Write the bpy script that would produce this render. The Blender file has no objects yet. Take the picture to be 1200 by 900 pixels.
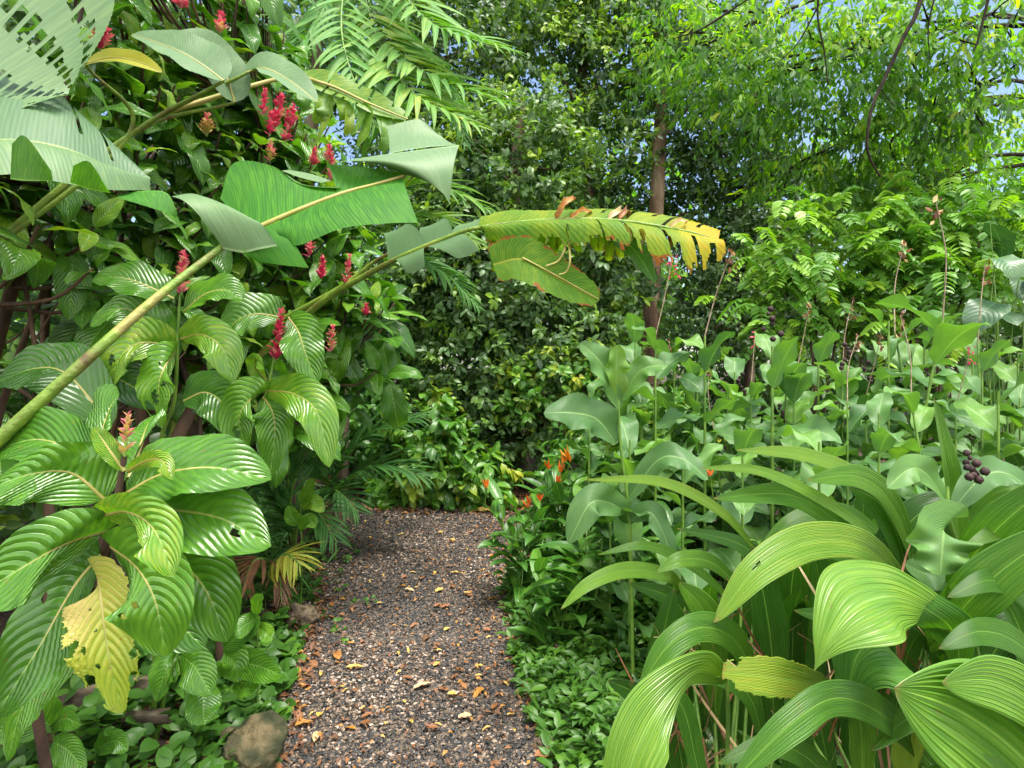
import bpy, math, random
import numpy as np
from mathutils import Vector

SC = bpy.context.scene
COL = SC.collection
rnd = random.Random(7)
rng = np.random.default_rng(11)
F, CAMZ, HOR = 720.0, 1.5, 430.0          # photo pixels of 1200 x 900, eye height, horizon row

# ------------------------------------------------------------------ camera
cd = bpy.data.cameras.new('camera')
cam = bpy.data.objects.new('camera', cd); COL.objects.link(cam)
cam.location = (0, 0, CAMZ); cam.rotation_euler = (math.radians(90), 0, 0)
cd.sensor_width = 36; cd.lens = 36 * F / 1200; cd.shift_y = -(450 - HOR) / 1200
cd.clip_start = 0.05; cd.clip_end = 1000
SC.camera = cam

# ------------------------------------------------------------------ sky, sun, exposure
SUN_EL, SUN_AZ = 76, 120                   # azimuth: degrees from +Y (ahead) towards +X (right)
w = bpy.data.worlds.new('World'); SC.world = w; w.use_nodes = True
nt = w.node_tree; nt.nodes.clear()
out = nt.nodes.new('ShaderNodeOutputWorld'); bg = nt.nodes.new('ShaderNodeBackground')
sky = nt.nodes.new('ShaderNodeTexSky'); sky.sky_type = 'NISHITA'; sky.sun_disc = False
sky.sun_elevation = math.radians(SUN_EL); sky.sun_rotation = math.radians(SUN_AZ)
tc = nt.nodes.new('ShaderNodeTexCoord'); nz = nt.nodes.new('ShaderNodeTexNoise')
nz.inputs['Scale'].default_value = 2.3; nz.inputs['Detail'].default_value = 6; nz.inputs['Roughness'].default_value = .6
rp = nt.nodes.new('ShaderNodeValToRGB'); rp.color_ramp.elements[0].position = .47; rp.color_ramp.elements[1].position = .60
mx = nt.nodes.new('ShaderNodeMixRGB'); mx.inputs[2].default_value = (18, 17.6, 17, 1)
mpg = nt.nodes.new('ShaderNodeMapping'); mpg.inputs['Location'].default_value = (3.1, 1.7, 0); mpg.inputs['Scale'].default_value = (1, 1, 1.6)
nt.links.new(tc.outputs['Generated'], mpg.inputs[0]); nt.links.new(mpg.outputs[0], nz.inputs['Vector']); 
sxy = nt.nodes.new('ShaderNodeSeparateXYZ'); nt.links.new(tc.outputs['Generated'], sxy.inputs[0])   # more cloud added behind the camera as unseen fill light, clearer ahead
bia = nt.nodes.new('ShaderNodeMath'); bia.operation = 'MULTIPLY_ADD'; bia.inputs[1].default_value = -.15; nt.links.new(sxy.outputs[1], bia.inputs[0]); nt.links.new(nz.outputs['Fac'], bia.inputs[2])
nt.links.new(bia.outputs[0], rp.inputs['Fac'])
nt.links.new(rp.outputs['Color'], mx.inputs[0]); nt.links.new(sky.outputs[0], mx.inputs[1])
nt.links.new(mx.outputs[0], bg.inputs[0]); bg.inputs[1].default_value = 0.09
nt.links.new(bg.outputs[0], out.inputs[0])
sd = bpy.data.lights.new('sun', 'SUN'); sun = bpy.data.objects.new('sun', sd); COL.objects.link(sun)
sd.energy = 3.0; sd.angle = math.radians(25); sd.color = (1, .95, .86)
_e, _a = math.radians(SUN_EL), math.radians(SUN_AZ)
sdir = Vector((math.sin(_a) * math.cos(_e), math.cos(_a) * math.cos(_e), math.sin(_e)))
sun.rotation_euler = sdir.to_track_quat('Z', 'Y').to_euler(); sun.location = sdir * 60
SC.view_settings.view_transform = 'Standard'; SC.view_settings.look = 'None'
SC.view_settings.exposure = 1.53; SC.view_settings.gamma = 1; SC.view_settings.use_curve_mapping = False
SC.render.engine = 'CYCLES'
cy = SC.cycles
cy.use_denoising = True
try: cy.denoiser = 'OPENIMAGEDENOISE'
except Exception: pass
cy.max_bounces = 7; cy.diffuse_bounces = 4; cy.glossy_bounces = 2; cy.transmission_bounces = 5; cy.transparent_max_bounces = 4
cy.caustics_reflective = False; cy.caustics_refractive = False

# ------------------------------------------------------------------ helpers
def P(x, y, d): return np.array(((x - 600) / F * d, d, CAMZ - (y - HOR) / F * d))
def A3(v): return np.asarray(v, float)
def unit(v):
    v = A3(v); n = np.linalg.norm(v, axis=-1, keepdims=True); return v / np.maximum(n, 1e-9)

def spline(pts, n):
    """Catmull-Rom through pts, n samples."""
    p = A3(pts); k = len(p)
    if k == 1: return np.repeat(p, n, 0)
    if k == 2:
        t = np.linspace(0, 1, n)[:, None]; return p[0] * (1 - t) + p[1] * t
    e = np.vstack([2 * p[0] - p[1], p, 2 * p[-1] - p[-2]])
    s = np.linspace(0, k - 1, n); i = np.minimum(s.astype(int), k - 2); f = (s - i)[:, None]
    a, b, c, d = e[i], e[i + 1], e[i + 2], e[i + 3]
    return .5 * (2 * b + (c - a) * f + (2 * a - 5 * b + 4 * c - d) * f**2 + (3 * b - a - 3 * c + d) * f**3)

class MB:
    """collects quads, builds ONE mesh object"""
    def __init__(s): s.v, s.f, s.uv, s.t, s.m, s.n = [], [], [], [], [], 0
    def add(s, V, Fc, UV=None, tint=.3, mat=0):
        V = A3(V); Fc = np.asarray(Fc, int)
        if Fc.shape[1] == 3: Fc = np.hstack([Fc, -np.ones((len(Fc), 1), int) - s.n])
        s.v.append(V); s.f.append(Fc + s.n)
        s.uv.append(np.zeros((len(V), 2)) if UV is None else A3(UV))
        s.t.append(np.full(len(V), tint) if np.isscalar(tint) else A3(tint))
        s.m.append(np.full(len(Fc), mat)); s.n += len(V)
    def mesh(s, name, mats, smooth=True):
        V, Fc = np.vstack(s.v), np.vstack(s.f); UV, T, M = np.vstack(s.uv), np.concatenate(s.t), np.concatenate(s.m)
        me = bpy.data.meshes.new(name)
        cnt = np.where(Fc[:, 3] < 0, 3, 4); idx = Fc[Fc >= 0] if (Fc < 0).any() else Fc.ravel()
        if (Fc < 0).any(): idx = Fc.ravel()[Fc.ravel() >= 0]
        st = np.concatenate([[0], np.cumsum(cnt)[:-1]])
        me.vertices.add(len(V)); me.vertices.foreach_set('co', V.astype(np.float32).ravel())
        me.loops.add(len(idx)); me.loops.foreach_set('vertex_index', idx.astype(np.int32))
        me.polygons.add(len(Fc)); me.polygons.foreach_set('loop_start', st.astype(np.int32))
        me.polygons.foreach_set('loop_total', cnt.astype(np.int32))
        me.polygons.foreach_set('material_index', M.astype(np.int32))
        me.polygons.foreach_set('use_smooth', np.full(len(Fc), smooth))
        uvl = me.uv_layers.new(name='UVMap'); uvl.data.foreach_set('uv', UV[idx].astype(np.float32).ravel())
        at = me.attributes.new('tint', 'FLOAT', 'POINT'); at.data.foreach_set('value', T.astype(np.float32))
        for m in mats: me.materials.append(m)
        me.update(calc_edges=True); me.validate()
        return me
    def build(s, name, mats, parent=None, smooth=True, origin=None):
        if not isinstance(mats, (list, tuple)): mats = [mats]
        o = A3((0, 0, 0)) if origin is None else A3(origin)
        if origin is not None: s.v = [v - o for v in s.v]
        ob = bpy.data.objects.new(name, s.mesh(name, mats, smooth)); COL.objects.link(ob)
        ob.location = o
        if parent is not None:
            ob.parent = parent
            ob.location = Vector(o) - world_loc(parent)
        return ob

def world_loc(o):
    l = Vector(o.location)
    while o.parent: o = o.parent; l += Vector(o.location)
    return l
def tag(o, label=None, cat=None, group=None, kind=None):
    if label: o['label'] = label
    if cat: o['category'] = cat
    if group: o['group'] = group
    if kind: o['kind'] = kind
    return o
def thing(name, label, cat, loc=(0, 0, 0), group=None):
    o = bpy.data.objects.new(name, None); COL.objects.link(o); o.location = loc; o.empty_display_size = .1
    return tag(o, label, cat, group)
def copy_tree(o, parent=None):
    c = o.copy(); COL.objects.link(c)
    if parent is not None: c.parent = parent
    for ch in list(o.children): copy_tree(ch, c)
    return c

def grid_faces(nl, nc):
    i, j = np.meshgrid(np.arange(nl), np.arange(nc), indexing='ij'); k = i * (nc + 1) + j
    return np.stack([k, k + 1, k + nc + 2, k + nc + 1], -1).reshape(-1, 4)

def prof(t, a, b):
    p = t**a * (1 - t)**b; m = a / (a + b); return p / (m**a * (1 - m)**b)

def leaf_tpl(nl=4, nc=2, a=.7, b=.9, asp=.22, fold=.35, droop=.7, wave=0., wf=2.5, rib=0., nrib=12, slope=.35, pleat=0., npl=9, cup=0., ph=0., curl=0.):
    """leaf of unit length along +Y, face up +Z; nl x nc quads"""
    t = np.linspace(0, 1, nl + 1); al = np.linspace(-1, 1, nc + 1)
    ang = .15 - droop * t**1.3
    dy = np.cos(ang); dz = np.sin(ang)
    cyy = np.concatenate([[0], np.cumsum((dy[1:] + dy[:-1]) / 2 / nl)]); cz = np.concatenate([[0], np.cumsum((dz[1:] + dz[:-1]) / 2 / nl)])
    wd = prof(np.clip(t, 1e-4, 1), a, b) * asp; wd[0] = .012; wd[-1] = .002
    W = wd[:, None]; Al = al[None, :]; T = t[:, None]
    x = Al * W * math.cos(fold) + curl * T**2 * .2
    h = np.abs(Al) * W * math.sin(fold) - cup * Al**2 * W + wave * W * np.abs(Al)**1.5 * np.sin(2 * np.pi * wf * T + ph + (Al > 0) * 1.7)
    if rib: h = h + rib * np.abs(np.sin(np.pi * nrib * (T - slope * np.abs(Al) * W / asp * .6))) * np.sin(np.pi * np.clip(np.abs(Al), 0, 1))**.7 * W / asp
    if pleat: h = h + pleat * np.abs(np.sin(np.pi * npl * Al / 2)) * np.sqrt(W / asp)
    n_y, n_z = -dz[:, None], dy[:, None]
    V = np.stack([x + 0 * T, cyy[:, None] + n_y * h, cz[:, None] + n_z * h], -1).reshape(-1, 3)
    UV = np.stack([(Al + 1) / 2 + 0 * T, T + 0 * Al], -1).reshape(-1, 2)
    return V, UV, grid_faces(nl, nc)

def scatter(mb, tpls, pos, dirs, nrm, L, tint, mat=0):
    """put a leaf at every pos; tpls a list of templates used at random"""
    pos, dirs, nrm = A3(pos), unit(dirs), A3(nrm); N = len(pos)
    if N == 0: return
    L = np.broadcast_to(A3(L), (N,)); tint = np.broadcast_to(A3(tint), (N,))
    x = np.cross(dirs, nrm); bad = np.linalg.norm(x, axis=1) < 1e-3; x[bad] = np.cross(dirs[bad], (1, .3, .1)); x = unit(x); z = np.cross(x, dirs)
    which = rng.integers(0, len(tpls), N)
    for k, (V, UV, Fc) in enumerate(tpls):
        s = which == k; n = s.sum()
        if not n: continue
        R = np.stack([x[s], dirs[s], z[s]], 1)                       # n,3(local),3
        W = np.einsum('vi,nij->nvj', V, R) * L[s][:, None, None] + pos[s][:, None, :]
        nv = len(V); Fa = (Fc[None] + (np.arange(n) * nv)[:, None, None]).reshape(-1, 4)
        mb.add(W.reshape(-1, 3), Fa, np.tile(UV, (n, 1)), np.repeat(tint[s], nv), mat)

def tube(mb, pts, r0, r1=None, n=6, seg=None, mat=0, tint=.3, power=1.):
    pts = A3(pts); seg = seg or max(2, (len(pts) - 1) * 4 + 1)
    C = spline(pts, seg) if len(pts) > 2 else spline(pts, max(seg, 2)); m = len(C)
    T = unit(np.gradient(C, axis=0)); up = A3((.13, .31, .94)) if abs(T[0][2]) < .9 else A3((1, .1, .05))
    S = unit(np.cross(T, up)); U = np.cross(S, T)
    r1 = r0 if r1 is None else r1
    R = r0 + (r1 - r0) * np.linspace(0, 1, m)**power
    an = np.linspace(0, 2 * np.pi, n, endpoint=False)
    V = C[:, None] + R[:, None, None] * (np.cos(an)[None, :, None] * S[:, None] + np.sin(an)[None, :, None] * U[:, None])
    i, j = np.meshgrid(np.arange(m - 1), np.arange(n), indexing='ij'); j2 = (j + 1) % n
    Fc = np.stack([i * n + j, i * n + j2, (i + 1) * n + j2, (i + 1) * n + j], -1).reshape(-1, 4)
    uv = np.stack(np.broadcast_arrays((an / 6.283)[None, :], np.linspace(0, 1, m)[:, None]), -1).reshape(-1, 2)
    mb.add(V.reshape(-1, 3), Fc[:, ::-1], uv, tint, mat)

def rough_tube(mb, pts, r0, r1, n=14, seg=40, mat=0, seed=0, amp=.12):
    """trunk with a lumpy surface"""
    q = MB(); tube(q, pts, r0, r1, n, seg); V = q.v[0]; C = spline(pts, seg)
    c = np.repeat(C, n, 0); d = V - c; a = np.arctan2(d[:, 1], d[:, 0]); z = V[:, 2]
    k = 1 + amp * (np.sin(3 * a + z * 2 + seed) * .5 + np.sin(5 * a - z * 3.1 + seed * 2) * .3 + np.sin(z * 9 + a * 2 + seed) * .3)
    k *= 1 + .5 * np.exp(-np.maximum(z - C[0][2], 0) * 5)
    mb.add(c + d * k[:, None], q.f[0], q.uv[0], .3, mat)

# ------------------------------------------------------------------ materials
def nm(m): m.use_nodes = True; t = m.node_tree; t.nodes.clear(); return t
def c4(c): return (*c, 1) if len(c) == 3 else c
def math_n(t, op, a, b=None, c=None):
    n = t.nodes.new('ShaderNodeMath'); n.operation = op
    for i, q in enumerate((a, b, c)):
        if q is None: continue
        if isinstance(q, (int, float)): n.inputs[i].default_value = q
        else: t.links.new(q, n.inputs[i])
    return n.outputs[0]
def mixc(t, f, a, b, mode='MIX'):
    n = t.nodes.new('ShaderNodeMixRGB'); n.blend_type = mode
    for i, q in enumerate((f, a, b)):
        if isinstance(q, (int, float)): n.inputs[i].default_value = q
        elif isinstance(q, tuple): n.inputs[i].default_value = c4(q)
        else: t.links.new(q, n.inputs[i])
    return n.outputs[0]
def ramp(t, fac, stops):
    n = t.nodes.new('ShaderNodeValToRGB'); e = n.color_ramp.elements
    while len(e) < len(stops): e.new(.5)
    for q, (p, c) in zip(e, stops): q.position = p; q.color = c4(c)
    t.links.new(fac, n.inputs[0]); return n.outputs[0]
def noise(t, scale, detail=3, coord='Object', vec=None, rough=.55):
    n = t.nodes.new('ShaderNodeTexNoise'); n.inputs['Scale'].default_value = scale; n.inputs['Detail'].default_value = detail; n.inputs['Roughness'].default_value = rough
    if vec is None:
        g = t.nodes.new('ShaderNodeNewGeometry'); vec = g.outputs['Position']
    t.links.new(vec, n.inputs['Vector']); return n.outputs['Fac']
def smooth01(t, x, lo, hi):
    n = t.nodes.new('ShaderNodeMapRange'); n.interpolation_type = 'SMOOTHSTEP'
    n.inputs[1].default_value = lo; n.inputs[2].default_value = hi; t.links.new(x, n.inputs[0]); return n.outputs[0]

def leaf_mat(name, stops, back=(.75, .85, .8), trans=(1.5, 1.6, .5), rough=.38, mode=None, nv=13, slope=.35, vcol=(.25, .4, .08), vamt=.35, mid=.05,
             bump=.4, tr=.33, spec=.5, blotch=0, burn=0, nscale=9., backrough=.6, streak=.22, tip=False):
    m = bpy.data.materials.new(name); t = nm(m); L = t.links
    at = t.nodes.new('ShaderNodeAttribute'); at.attribute_name = 'tint'
    geo = t.nodes.new('ShaderNodeNewGeometry')
    n1 = noise(t, nscale, 4)
    fac = math_n(t, 'ADD', at.outputs['Fac'], math_n(t, 'MULTIPLY', math_n(t, 'SUBTRACT', n1, .5), .22))
    col = ramp(t, fac, stops)
    h = None
    if mode:
        uv = t.nodes.new('ShaderNodeUVMap'); sp = t.nodes.new('ShaderNodeSeparateXYZ'); L.new(uv.outputs[0], sp.inputs[0])
        al = math_n(t, 'MULTIPLY', math_n(t, 'ABSOLUTE', math_n(t, 'SUBTRACT', sp.outputs[0], .5)), 2)
        if mode == 'pinnate': ph = math_n(t, 'MULTIPLY', math_n(t, 'SUBTRACT', sp.outputs[1], math_n(t, 'MULTIPLY', math_n(t, 'POWER', al, 1.2), slope)), nv)
        elif mode == 'along': ph = math_n(t, 'MULTIPLY', sp.outputs[0], nv)
        fr = math_n(t, 'ABSOLUTE', math_n(t, 'SUBTRACT', math_n(t, 'FRACT', ph), .5))       # 0 at the vein
        h = math_n(t, 'POWER', math_n(t, 'MULTIPLY', fr, 2), .5)
        vein = math_n(t, 'SUBTRACT', 1, smooth01(t, fr, .02, .16))
        midm = math_n(t, 'SUBTRACT', 1, smooth01(t, al, mid * .5, mid))
        cv = t.nodes.new('ShaderNodeCombineXYZ')                                             # uneven tone from vein to vein
        if mode == 'along': L.new(ph, cv.inputs[0]); L.new(math_n(t, 'MULTIPLY', sp.outputs[1], 3.5), cv.inputs[1])
        else: L.new(ph, cv.inputs[0]); L.new(math_n(t, 'MULTIPLY', al, 2.5), cv.inputs[1])
        L.new(math_n(t, 'MULTIPLY', at.outputs['Fac'], 37), cv.inputs[2])
        stn = noise(t, 1.0, 3, vec=cv.outputs[0])
        col = mixc(t, smooth01(t, stn, .35, .75), col, ramp(t, math_n(t, 'ADD', fac, streak), stops))
        if tip: 
            tz = math_n(t, 'ADD', sp.outputs[1], math_n(t, 'MULTIPLY', math_n(t, 'SUBTRACT', stn, .5), .12))
            col = mixc(t, smooth01(t, tz, .965, 1.02), col, (.30, .17, .06))
        col = mixc(t, math_n(t, 'MULTIPLY', vein, vamt), col, vcol)
        col = mixc(t, math_n(t, 'MULTIPLY', midm, .85), col, vcol)
        if burn:
            nb = noise(t, 14, 5)
            ed = math_n(t, 'ADD', math_n(t, 'MULTIPLY', al, .55), math_n(t, 'MULTIPLY', nb, .75))
            col = mixc(t, smooth01(t, ed, 1.02 - burn, 1.08 - burn), col, (.28, .09, .015))
            col = mixc(t, smooth01(t, ed, 1.12 - burn, 1.16 - burn), col, (.07, .03, .012))
    if blotch:
        nb = noise(t, 38, 3); col = mixc(t, math_n(t, 'MULTIPLY', smooth01(t, nb, .66, .74), blotch), col, (.16, .10, .02))
    bcol = mixc(t, 1., col, back, 'MULTIPLY')
    col2 = mixc(t, geo.outputs['Backfacing'], col, bcol)
    pb = t.nodes.new('ShaderNodeBsdfPrincipled'); L.new(col2, pb.inputs['Base Color'])
    rr = t.nodes.new('ShaderNodeMapRange'); L.new(geo.outputs['Backfacing'], rr.inputs[0]); rr.inputs[3].default_value = rough; rr.inputs[4].default_value = backrough
    L.new(rr.outputs[0], pb.inputs['Roughness']); pb.inputs['Specular IOR Level'].default_value = spec
    tl = t.nodes.new('ShaderNodeBsdfTranslucent'); L.new(mixc(t, 1., col, trans, 'MULTIPLY'), tl.inputs['Color'])
    if h is not None and bump:
        bp = t.nodes.new('ShaderNodeBump'); bp.inputs['Strength'].default_value = bump; bp.inputs['Distance'].default_value = .004
        L.new(h, bp.inputs['Height']); L.new(bp.outputs[0], pb.inputs['Normal'])
    ms = t.nodes.new('ShaderNodeMixShader'); ms.inputs[0].default_value = tr
    L.new(pb.outputs[0], ms.inputs[1]); L.new(tl.outputs[0], ms.inputs[2])
    o = t.nodes.new('ShaderNodeOutputMaterial'); L.new(ms.outputs[0], o.inputs[0])
    return m

def solid_mat(name, stops, rough=.7, scale=8, spec=.4, bump=0., bscale=30, detail=5, tintw=0., stretch=None):
    m = bpy.data.materials.new(name); t = nm(m); L = t.links
    vec = None
    if stretch:
        g = t.nodes.new('ShaderNodeNewGeometry'); mp = t.nodes.new('ShaderNodeMapping'); mp.inputs['Scale'].default_value = stretch
        L.new(g.outputs['Position'], mp.inputs[0]); vec = mp.outputs[0]
    f = noise(t, scale, detail, vec=vec)
    f = smooth01(t, f, .3, .7)
    if tintw:
        at = t.nodes.new('ShaderNodeAttribute'); at.attribute_name = 'tint'
        f = math_n(t, 'ADD', math_n(t, 'MULTIPLY', f, 1 - tintw), math_n(t, 'MULTIPLY', at.outputs['Fac'], tintw))
    pb = t.nodes.new('ShaderNodeBsdfPrincipled'); L.new(ramp(t, f, stops), pb.inputs['Base Color'])
    pb.inputs['Roughness'].default_value = rough; pb.inputs['Specular IOR Level'].default_value = spec
    if bump:
        bp = t.nodes.new('ShaderNodeBump'); bp.inputs['Strength'].default_value = bump; bp.inputs['Distance'].default_value = .02
        L.new(noise(t, bscale, 6, vec=vec), bp.inputs['Height']); L.new(bp.outputs[0], pb.inputs['Normal'])
    o = t.nodes.new('ShaderNodeOutputMaterial'); L.new(pb.outputs[0], o.inputs[0]); return m

YEL = (.42, .33, .03)
M = {}
M['cloak'] = leaf_mat('ribbed_leaf', [(0, (.022, .08, .012)), (.45, (.055, .17, .012)), (.75, (.12, .29, .016)), (1, (.34, .33, .035))], rough=.26, mode='pinnate', nv=14, slope=.32, vcol=(.17, .33, .06), vamt=.12, mid=.035, bump=.6, tr=.3, blotch=.35, spec=.5)
M['oldcloak'] = leaf_mat('yellowed_ribbed_leaf', [(0, (.14, .27, .02)), (.45, (.33, .38, .03)), (1, (.5, .37, .13))], rough=.4, mode='pinnate', nv=14, slope=.32, vcol=(.2, .33, .03), vamt=.5, bump=.5, tr=.35, blotch=.6)
M['banana'] = leaf_mat('banana_leaf', [(0, (.022, .09, .01)), (.45, (.04, .145, .014)), (.75, (.15, .29, .03)), (1, (.38, .36, .03))], back=(.6, 1.0, .35), rough=.34, mode='pinnate', nv=46, slope=.12, vcol=(.15, .3, .05), vamt=.1, mid=.05, bump=.2, tr=.42, spec=.35, nscale=4, backrough=.65)
M['banana_pale'] = leaf_mat('bloomy_banana_leaf', [(0, (.05, .11, .045)), (.5, (.085, .16, .065)), (1, (.22, .3, .1))], back=(.42, .82, .2), rough=.5, mode='pinnate', nv=46, slope=.12, vcol=(.22, .33, .15), vamt=.15, mid=.03, bump=.1, tr=.14, spec=.3, nscale=4)
M['banana_old'] = leaf_mat('withering_banana_leaf', [(0, (.06, .19, .012)), (.4, (.2, .3, .015)), (.75, (.45, .36, .015)), (1, (.5, .2, .02))], rough=.6, spec=.25, mode='pinnate', nv=40, slope=.12, vcol=(.4, .38, .06), vamt=.25, mid=.05, bump=.3, tr=.5, burn=.14, nscale=5)
M['canna'] = leaf_mat('canna_leaf', [(0, (.038, .11, .032)), (.45, (.08, .19, .052)), (.75, (.14, .29, .035)), (1, (.36, .36, .05))], rough=.4, mode='pinnate', nv=30, slope=.45, vcol=(.2, .34, .1), vamt=.16, mid=.05, bump=.35, tr=.3, spec=.45, blotch=.3, streak=.1)
M['pleat'] = leaf_mat('pleated_leaf', [(0, (.016, .075, .008)), (.45, (.05, .165, .012)), (.75, (.15, .30, .028)), (1, (.36, .36, .04))], back=(.8, .95, .7), rough=.33, mode='along', nv=26, vcol=(.2, .36, .06), vamt=.3, mid=.035, bump=.6, tip=True, blotch=.25, streak=.17, tr=.34, spec=.5)
M['evergreen'] = leaf_mat('evergreen_leaf', [(0, (.055, .105, .045)), (.5, (.095, .185, .055)), (.75, (.18, .32, .03)), (1, (.28, .38, .03))], rough=.42, tr=.36, spec=.5)
M['bright'] = leaf_mat('sunlit_leaf', [(0, (.05, .13, .035)), (.5, (.095, .24, .025)), (.8, (.2, .38, .025)), (1, (.36, .4, .03))], rough=.5, tr=.55, trans=(1.5, 1.6, .35))
M['shrub'] = leaf_mat('shrub_leaf', [(0, (.025, .09, .016)), (.5, (.05, .17, .02)), (.8, (.11, .27, .025)), (1, (.35, .34, .03))], rough=.35, tr=.3, mode='pinnate', nv=8, vamt=.15, bump=.15)
M['palm'] = leaf_mat('palm_leaflet', [(0, (.03, .10, .03)), (.5, (.06, .2, .028)), (.8, (.15, .29, .04)), (1, (.38, .33, .04))], rough=.55, spec=.3, tr=.3, mode='along', nv=4, vamt=.12, bump=.2)
M['pinnate'] = leaf_mat('leaflet', [(0, (.05, .14, .025)), (.5, (.10, .25, .03)), (.8, (.22, .40, .03)), (1, (.36, .42, .03))], rough=.42, tr=.35, trans=(1.5, 1.6, .4))
M['big_dark'] = leaf_mat('dark_glossy_leaf', [(0, (.015, .05, .018)), (.5, (.03, .095, .028)), (1, (.1, .2, .04))], rough=.42, tr=.2, mode='pinnate', nv=9, vamt=.25, vcol=(.08, .17, .07), spec=.6)
M['cover'] = leaf_mat('ground_cover_leaf', [(0, (.022, .07, .012)), (.5, (.055, .15, .018)), (.8, (.10, .23, .02)), (1, (.3, .32, .03))], rough=.42, tr=.25, spec=.38)
M['petal'] = leaf_mat('flower_bract', [(0, (.5, .02, .085)), (.4, (.68, .09, .17)), (.7, (.7, .3, .26)), (1, (.55, .45, .12))], back=(.9, .9, .9), trans=(1, .8, .8), rough=.5, tr=.3)
M['orange'] = leaf_mat('orange_bract', [(0, (.6, .09, .01)), (.5, (.75, .17, .015)), (1, (.75, .3, .02))], back=(1, 1, 1), trans=(1, .9, .8), rough=.45, tr=.25)
M['dead'] = leaf_mat('dead_leaf', [(0, (.06, .025, .012)), (.35, (.2, .09, .04)), (.55, (.42, .14, .03)), (.75, (.6, .4, .04)), (1, (.55, .42, .26))], back=(.9, .9, .9), trans=(1, .8, .6), rough=.5, tr=.12, mode='pinnate', nv=9, vcol=(.35, .2, .08), vamt=.15, bump=.3)
M['seed'] = solid_mat('seed_capsule', [(0, (.008, .004, .004)), (1, (.04, .014, .012))], .7, 60, bump=.3, bscale=120)
M['stalk'] = solid_mat('dry_stalk', [(0, (.16, .12, .07)), (1, (.36, .27, .19))], .6, 30)
M['stem'] = solid_mat('green_stem', [(0, (.06, .14, .02)), (1, (.15, .27, .035))], .45, 14, bump=.1)
M['petiole'] = solid_mat('banana_petiole', [(0, (.07, .04, .018)), (.12, (.12, .12, .025)), (.4, (.11, .19, .02)), (.8, (.17, .26, .03)), (1, (.24, .22, .06))], .45, 9, bump=.35, bscale=60, detail=8)
M['rib'] = solid_mat('leaf_rib', [(0, (.2, .2, .03)), (1, (.33, .28, .09))], .45, 18)
M['wood'] = solid_mat('shrub_wood', [(0, (.035, .02, .014)), (1, (.13, .075, .045))], .8, 9, bump=.5, stretch=(1, 1, .3))
M['bark'] = solid_mat('tree_bark', [(0, (.035, .024, .016)), (.6, (.11, .075, .045)), (1, (.2, .15, .1))], .9, 7, bump=.9, bscale=24, stretch=(1, 1, .25))
M['barkred'] = solid_mat('brown_bark', [(0, (.07, .04, .025)), (.6, (.17, .105, .065)), (1, (.28, .2, .14))], .9, 6, bump=.8, bscale=20, stretch=(1, 1, .3))
M['twig'] = solid_mat('dark_twig', [(0, (.008, .006, .004)), (1, (.03, .022, .014))], .9, 9, spec=.15)
M['soil'] = solid_mat('soil', [(0, (.012, .008, .006)), (.5, (.035, .02, .013)), (.8, (.075, .04, .024)), (1, (.14, .08, .05))], .85, 26, bump=1., bscale=60, detail=9)
M['pathbed'] = solid_mat('path_bed', [(0, (.014, .012, .011)), (.5, (.04, .03, .026)), (1, (.12, .075, .05))], .7, 60, bump=1., bscale=110, detail=8)
M['gravel'] = solid_mat('gravel_stone', [(0, (.015, .015, .016)), (.36, (.05, .047, .045)), (.5, (.10, .075, .055)), (.68, (.16, .11, .075)), (.86, (.34, .25, .185)), (1, (.58, .49, .42))], .5, 200, tintw=.9, detail=2)
M['rock'] = solid_mat('rock', [(0, (.035, .026, .016)), (.5, (.11, .08, .05)), (1, (.22, .17, .10))], .8, 22, bump=1., bscale=26)
M['mossrock'] = solid_mat('mossy_rock', [(0, (.018, .026, .007)), (.5, (.055, .052, .022)), (1, (.16, .12, .06))], .85, 11, bump=.9, bscale=30)
M['log'] = solid_mat('weathered_log', [(0, (.02, .015, .009)), (.5, (.07, .052, .032)), (1, (.2, .16, .10))], .85, 13, bump=1., bscale=18, stretch=(.3, 1, 1))

# ------------------------------------------------------------------ hero leaves laid out by place: (photo x, photo y, metres away)
def frames(C, hw_px, tilt, show, side):
    """half-width vectors along centre line C"""
    n = len(C); T = np.gradient(C, axis=0); Tu = unit(T)
    if side is not None:
        S = spline(side, n) if np.ndim(side) > 1 else np.repeat([side], n, 0)
        d = C[:, 1]; S = np.stack([S[:, 0] / F * d, S[:, 2], -S[:, 1] / F * d], -1)
        return S
    d = C[:, 1]
    px = np.stack([C[:, 0] / d, C[:, 2] / d], -1); tp = np.gradient(px, axis=0)
    per = unit(np.stack([-tp[:, 1], tp[:, 0]], -1))
    for i in range(1, n):
        if np.dot(per[i], per[i - 1]) < 0: per[i] *= -1
    wm = hw_px / F * d
    tl = np.full(n, tilt) if np.isscalar(tilt) else np.interp(np.linspace(0, 1, n), np.linspace(0, 1, len(tilt)), tilt)
    sgn = np.where(per[:, 1].mean() > 0, 1, -1)                     # upper side leans away, lower side nearer
    S = np.stack([per[:, 0] * wm, sgn * tl * wm, per[:, 1] * wm], -1)
    N = np.cross(S, Tu); k = n // 2
    vis = N[k] @ (A3((0, 0, CAMZ)) - C[k])
    if (vis > 0) != (show == 'top'): S = -S
    return S

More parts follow.
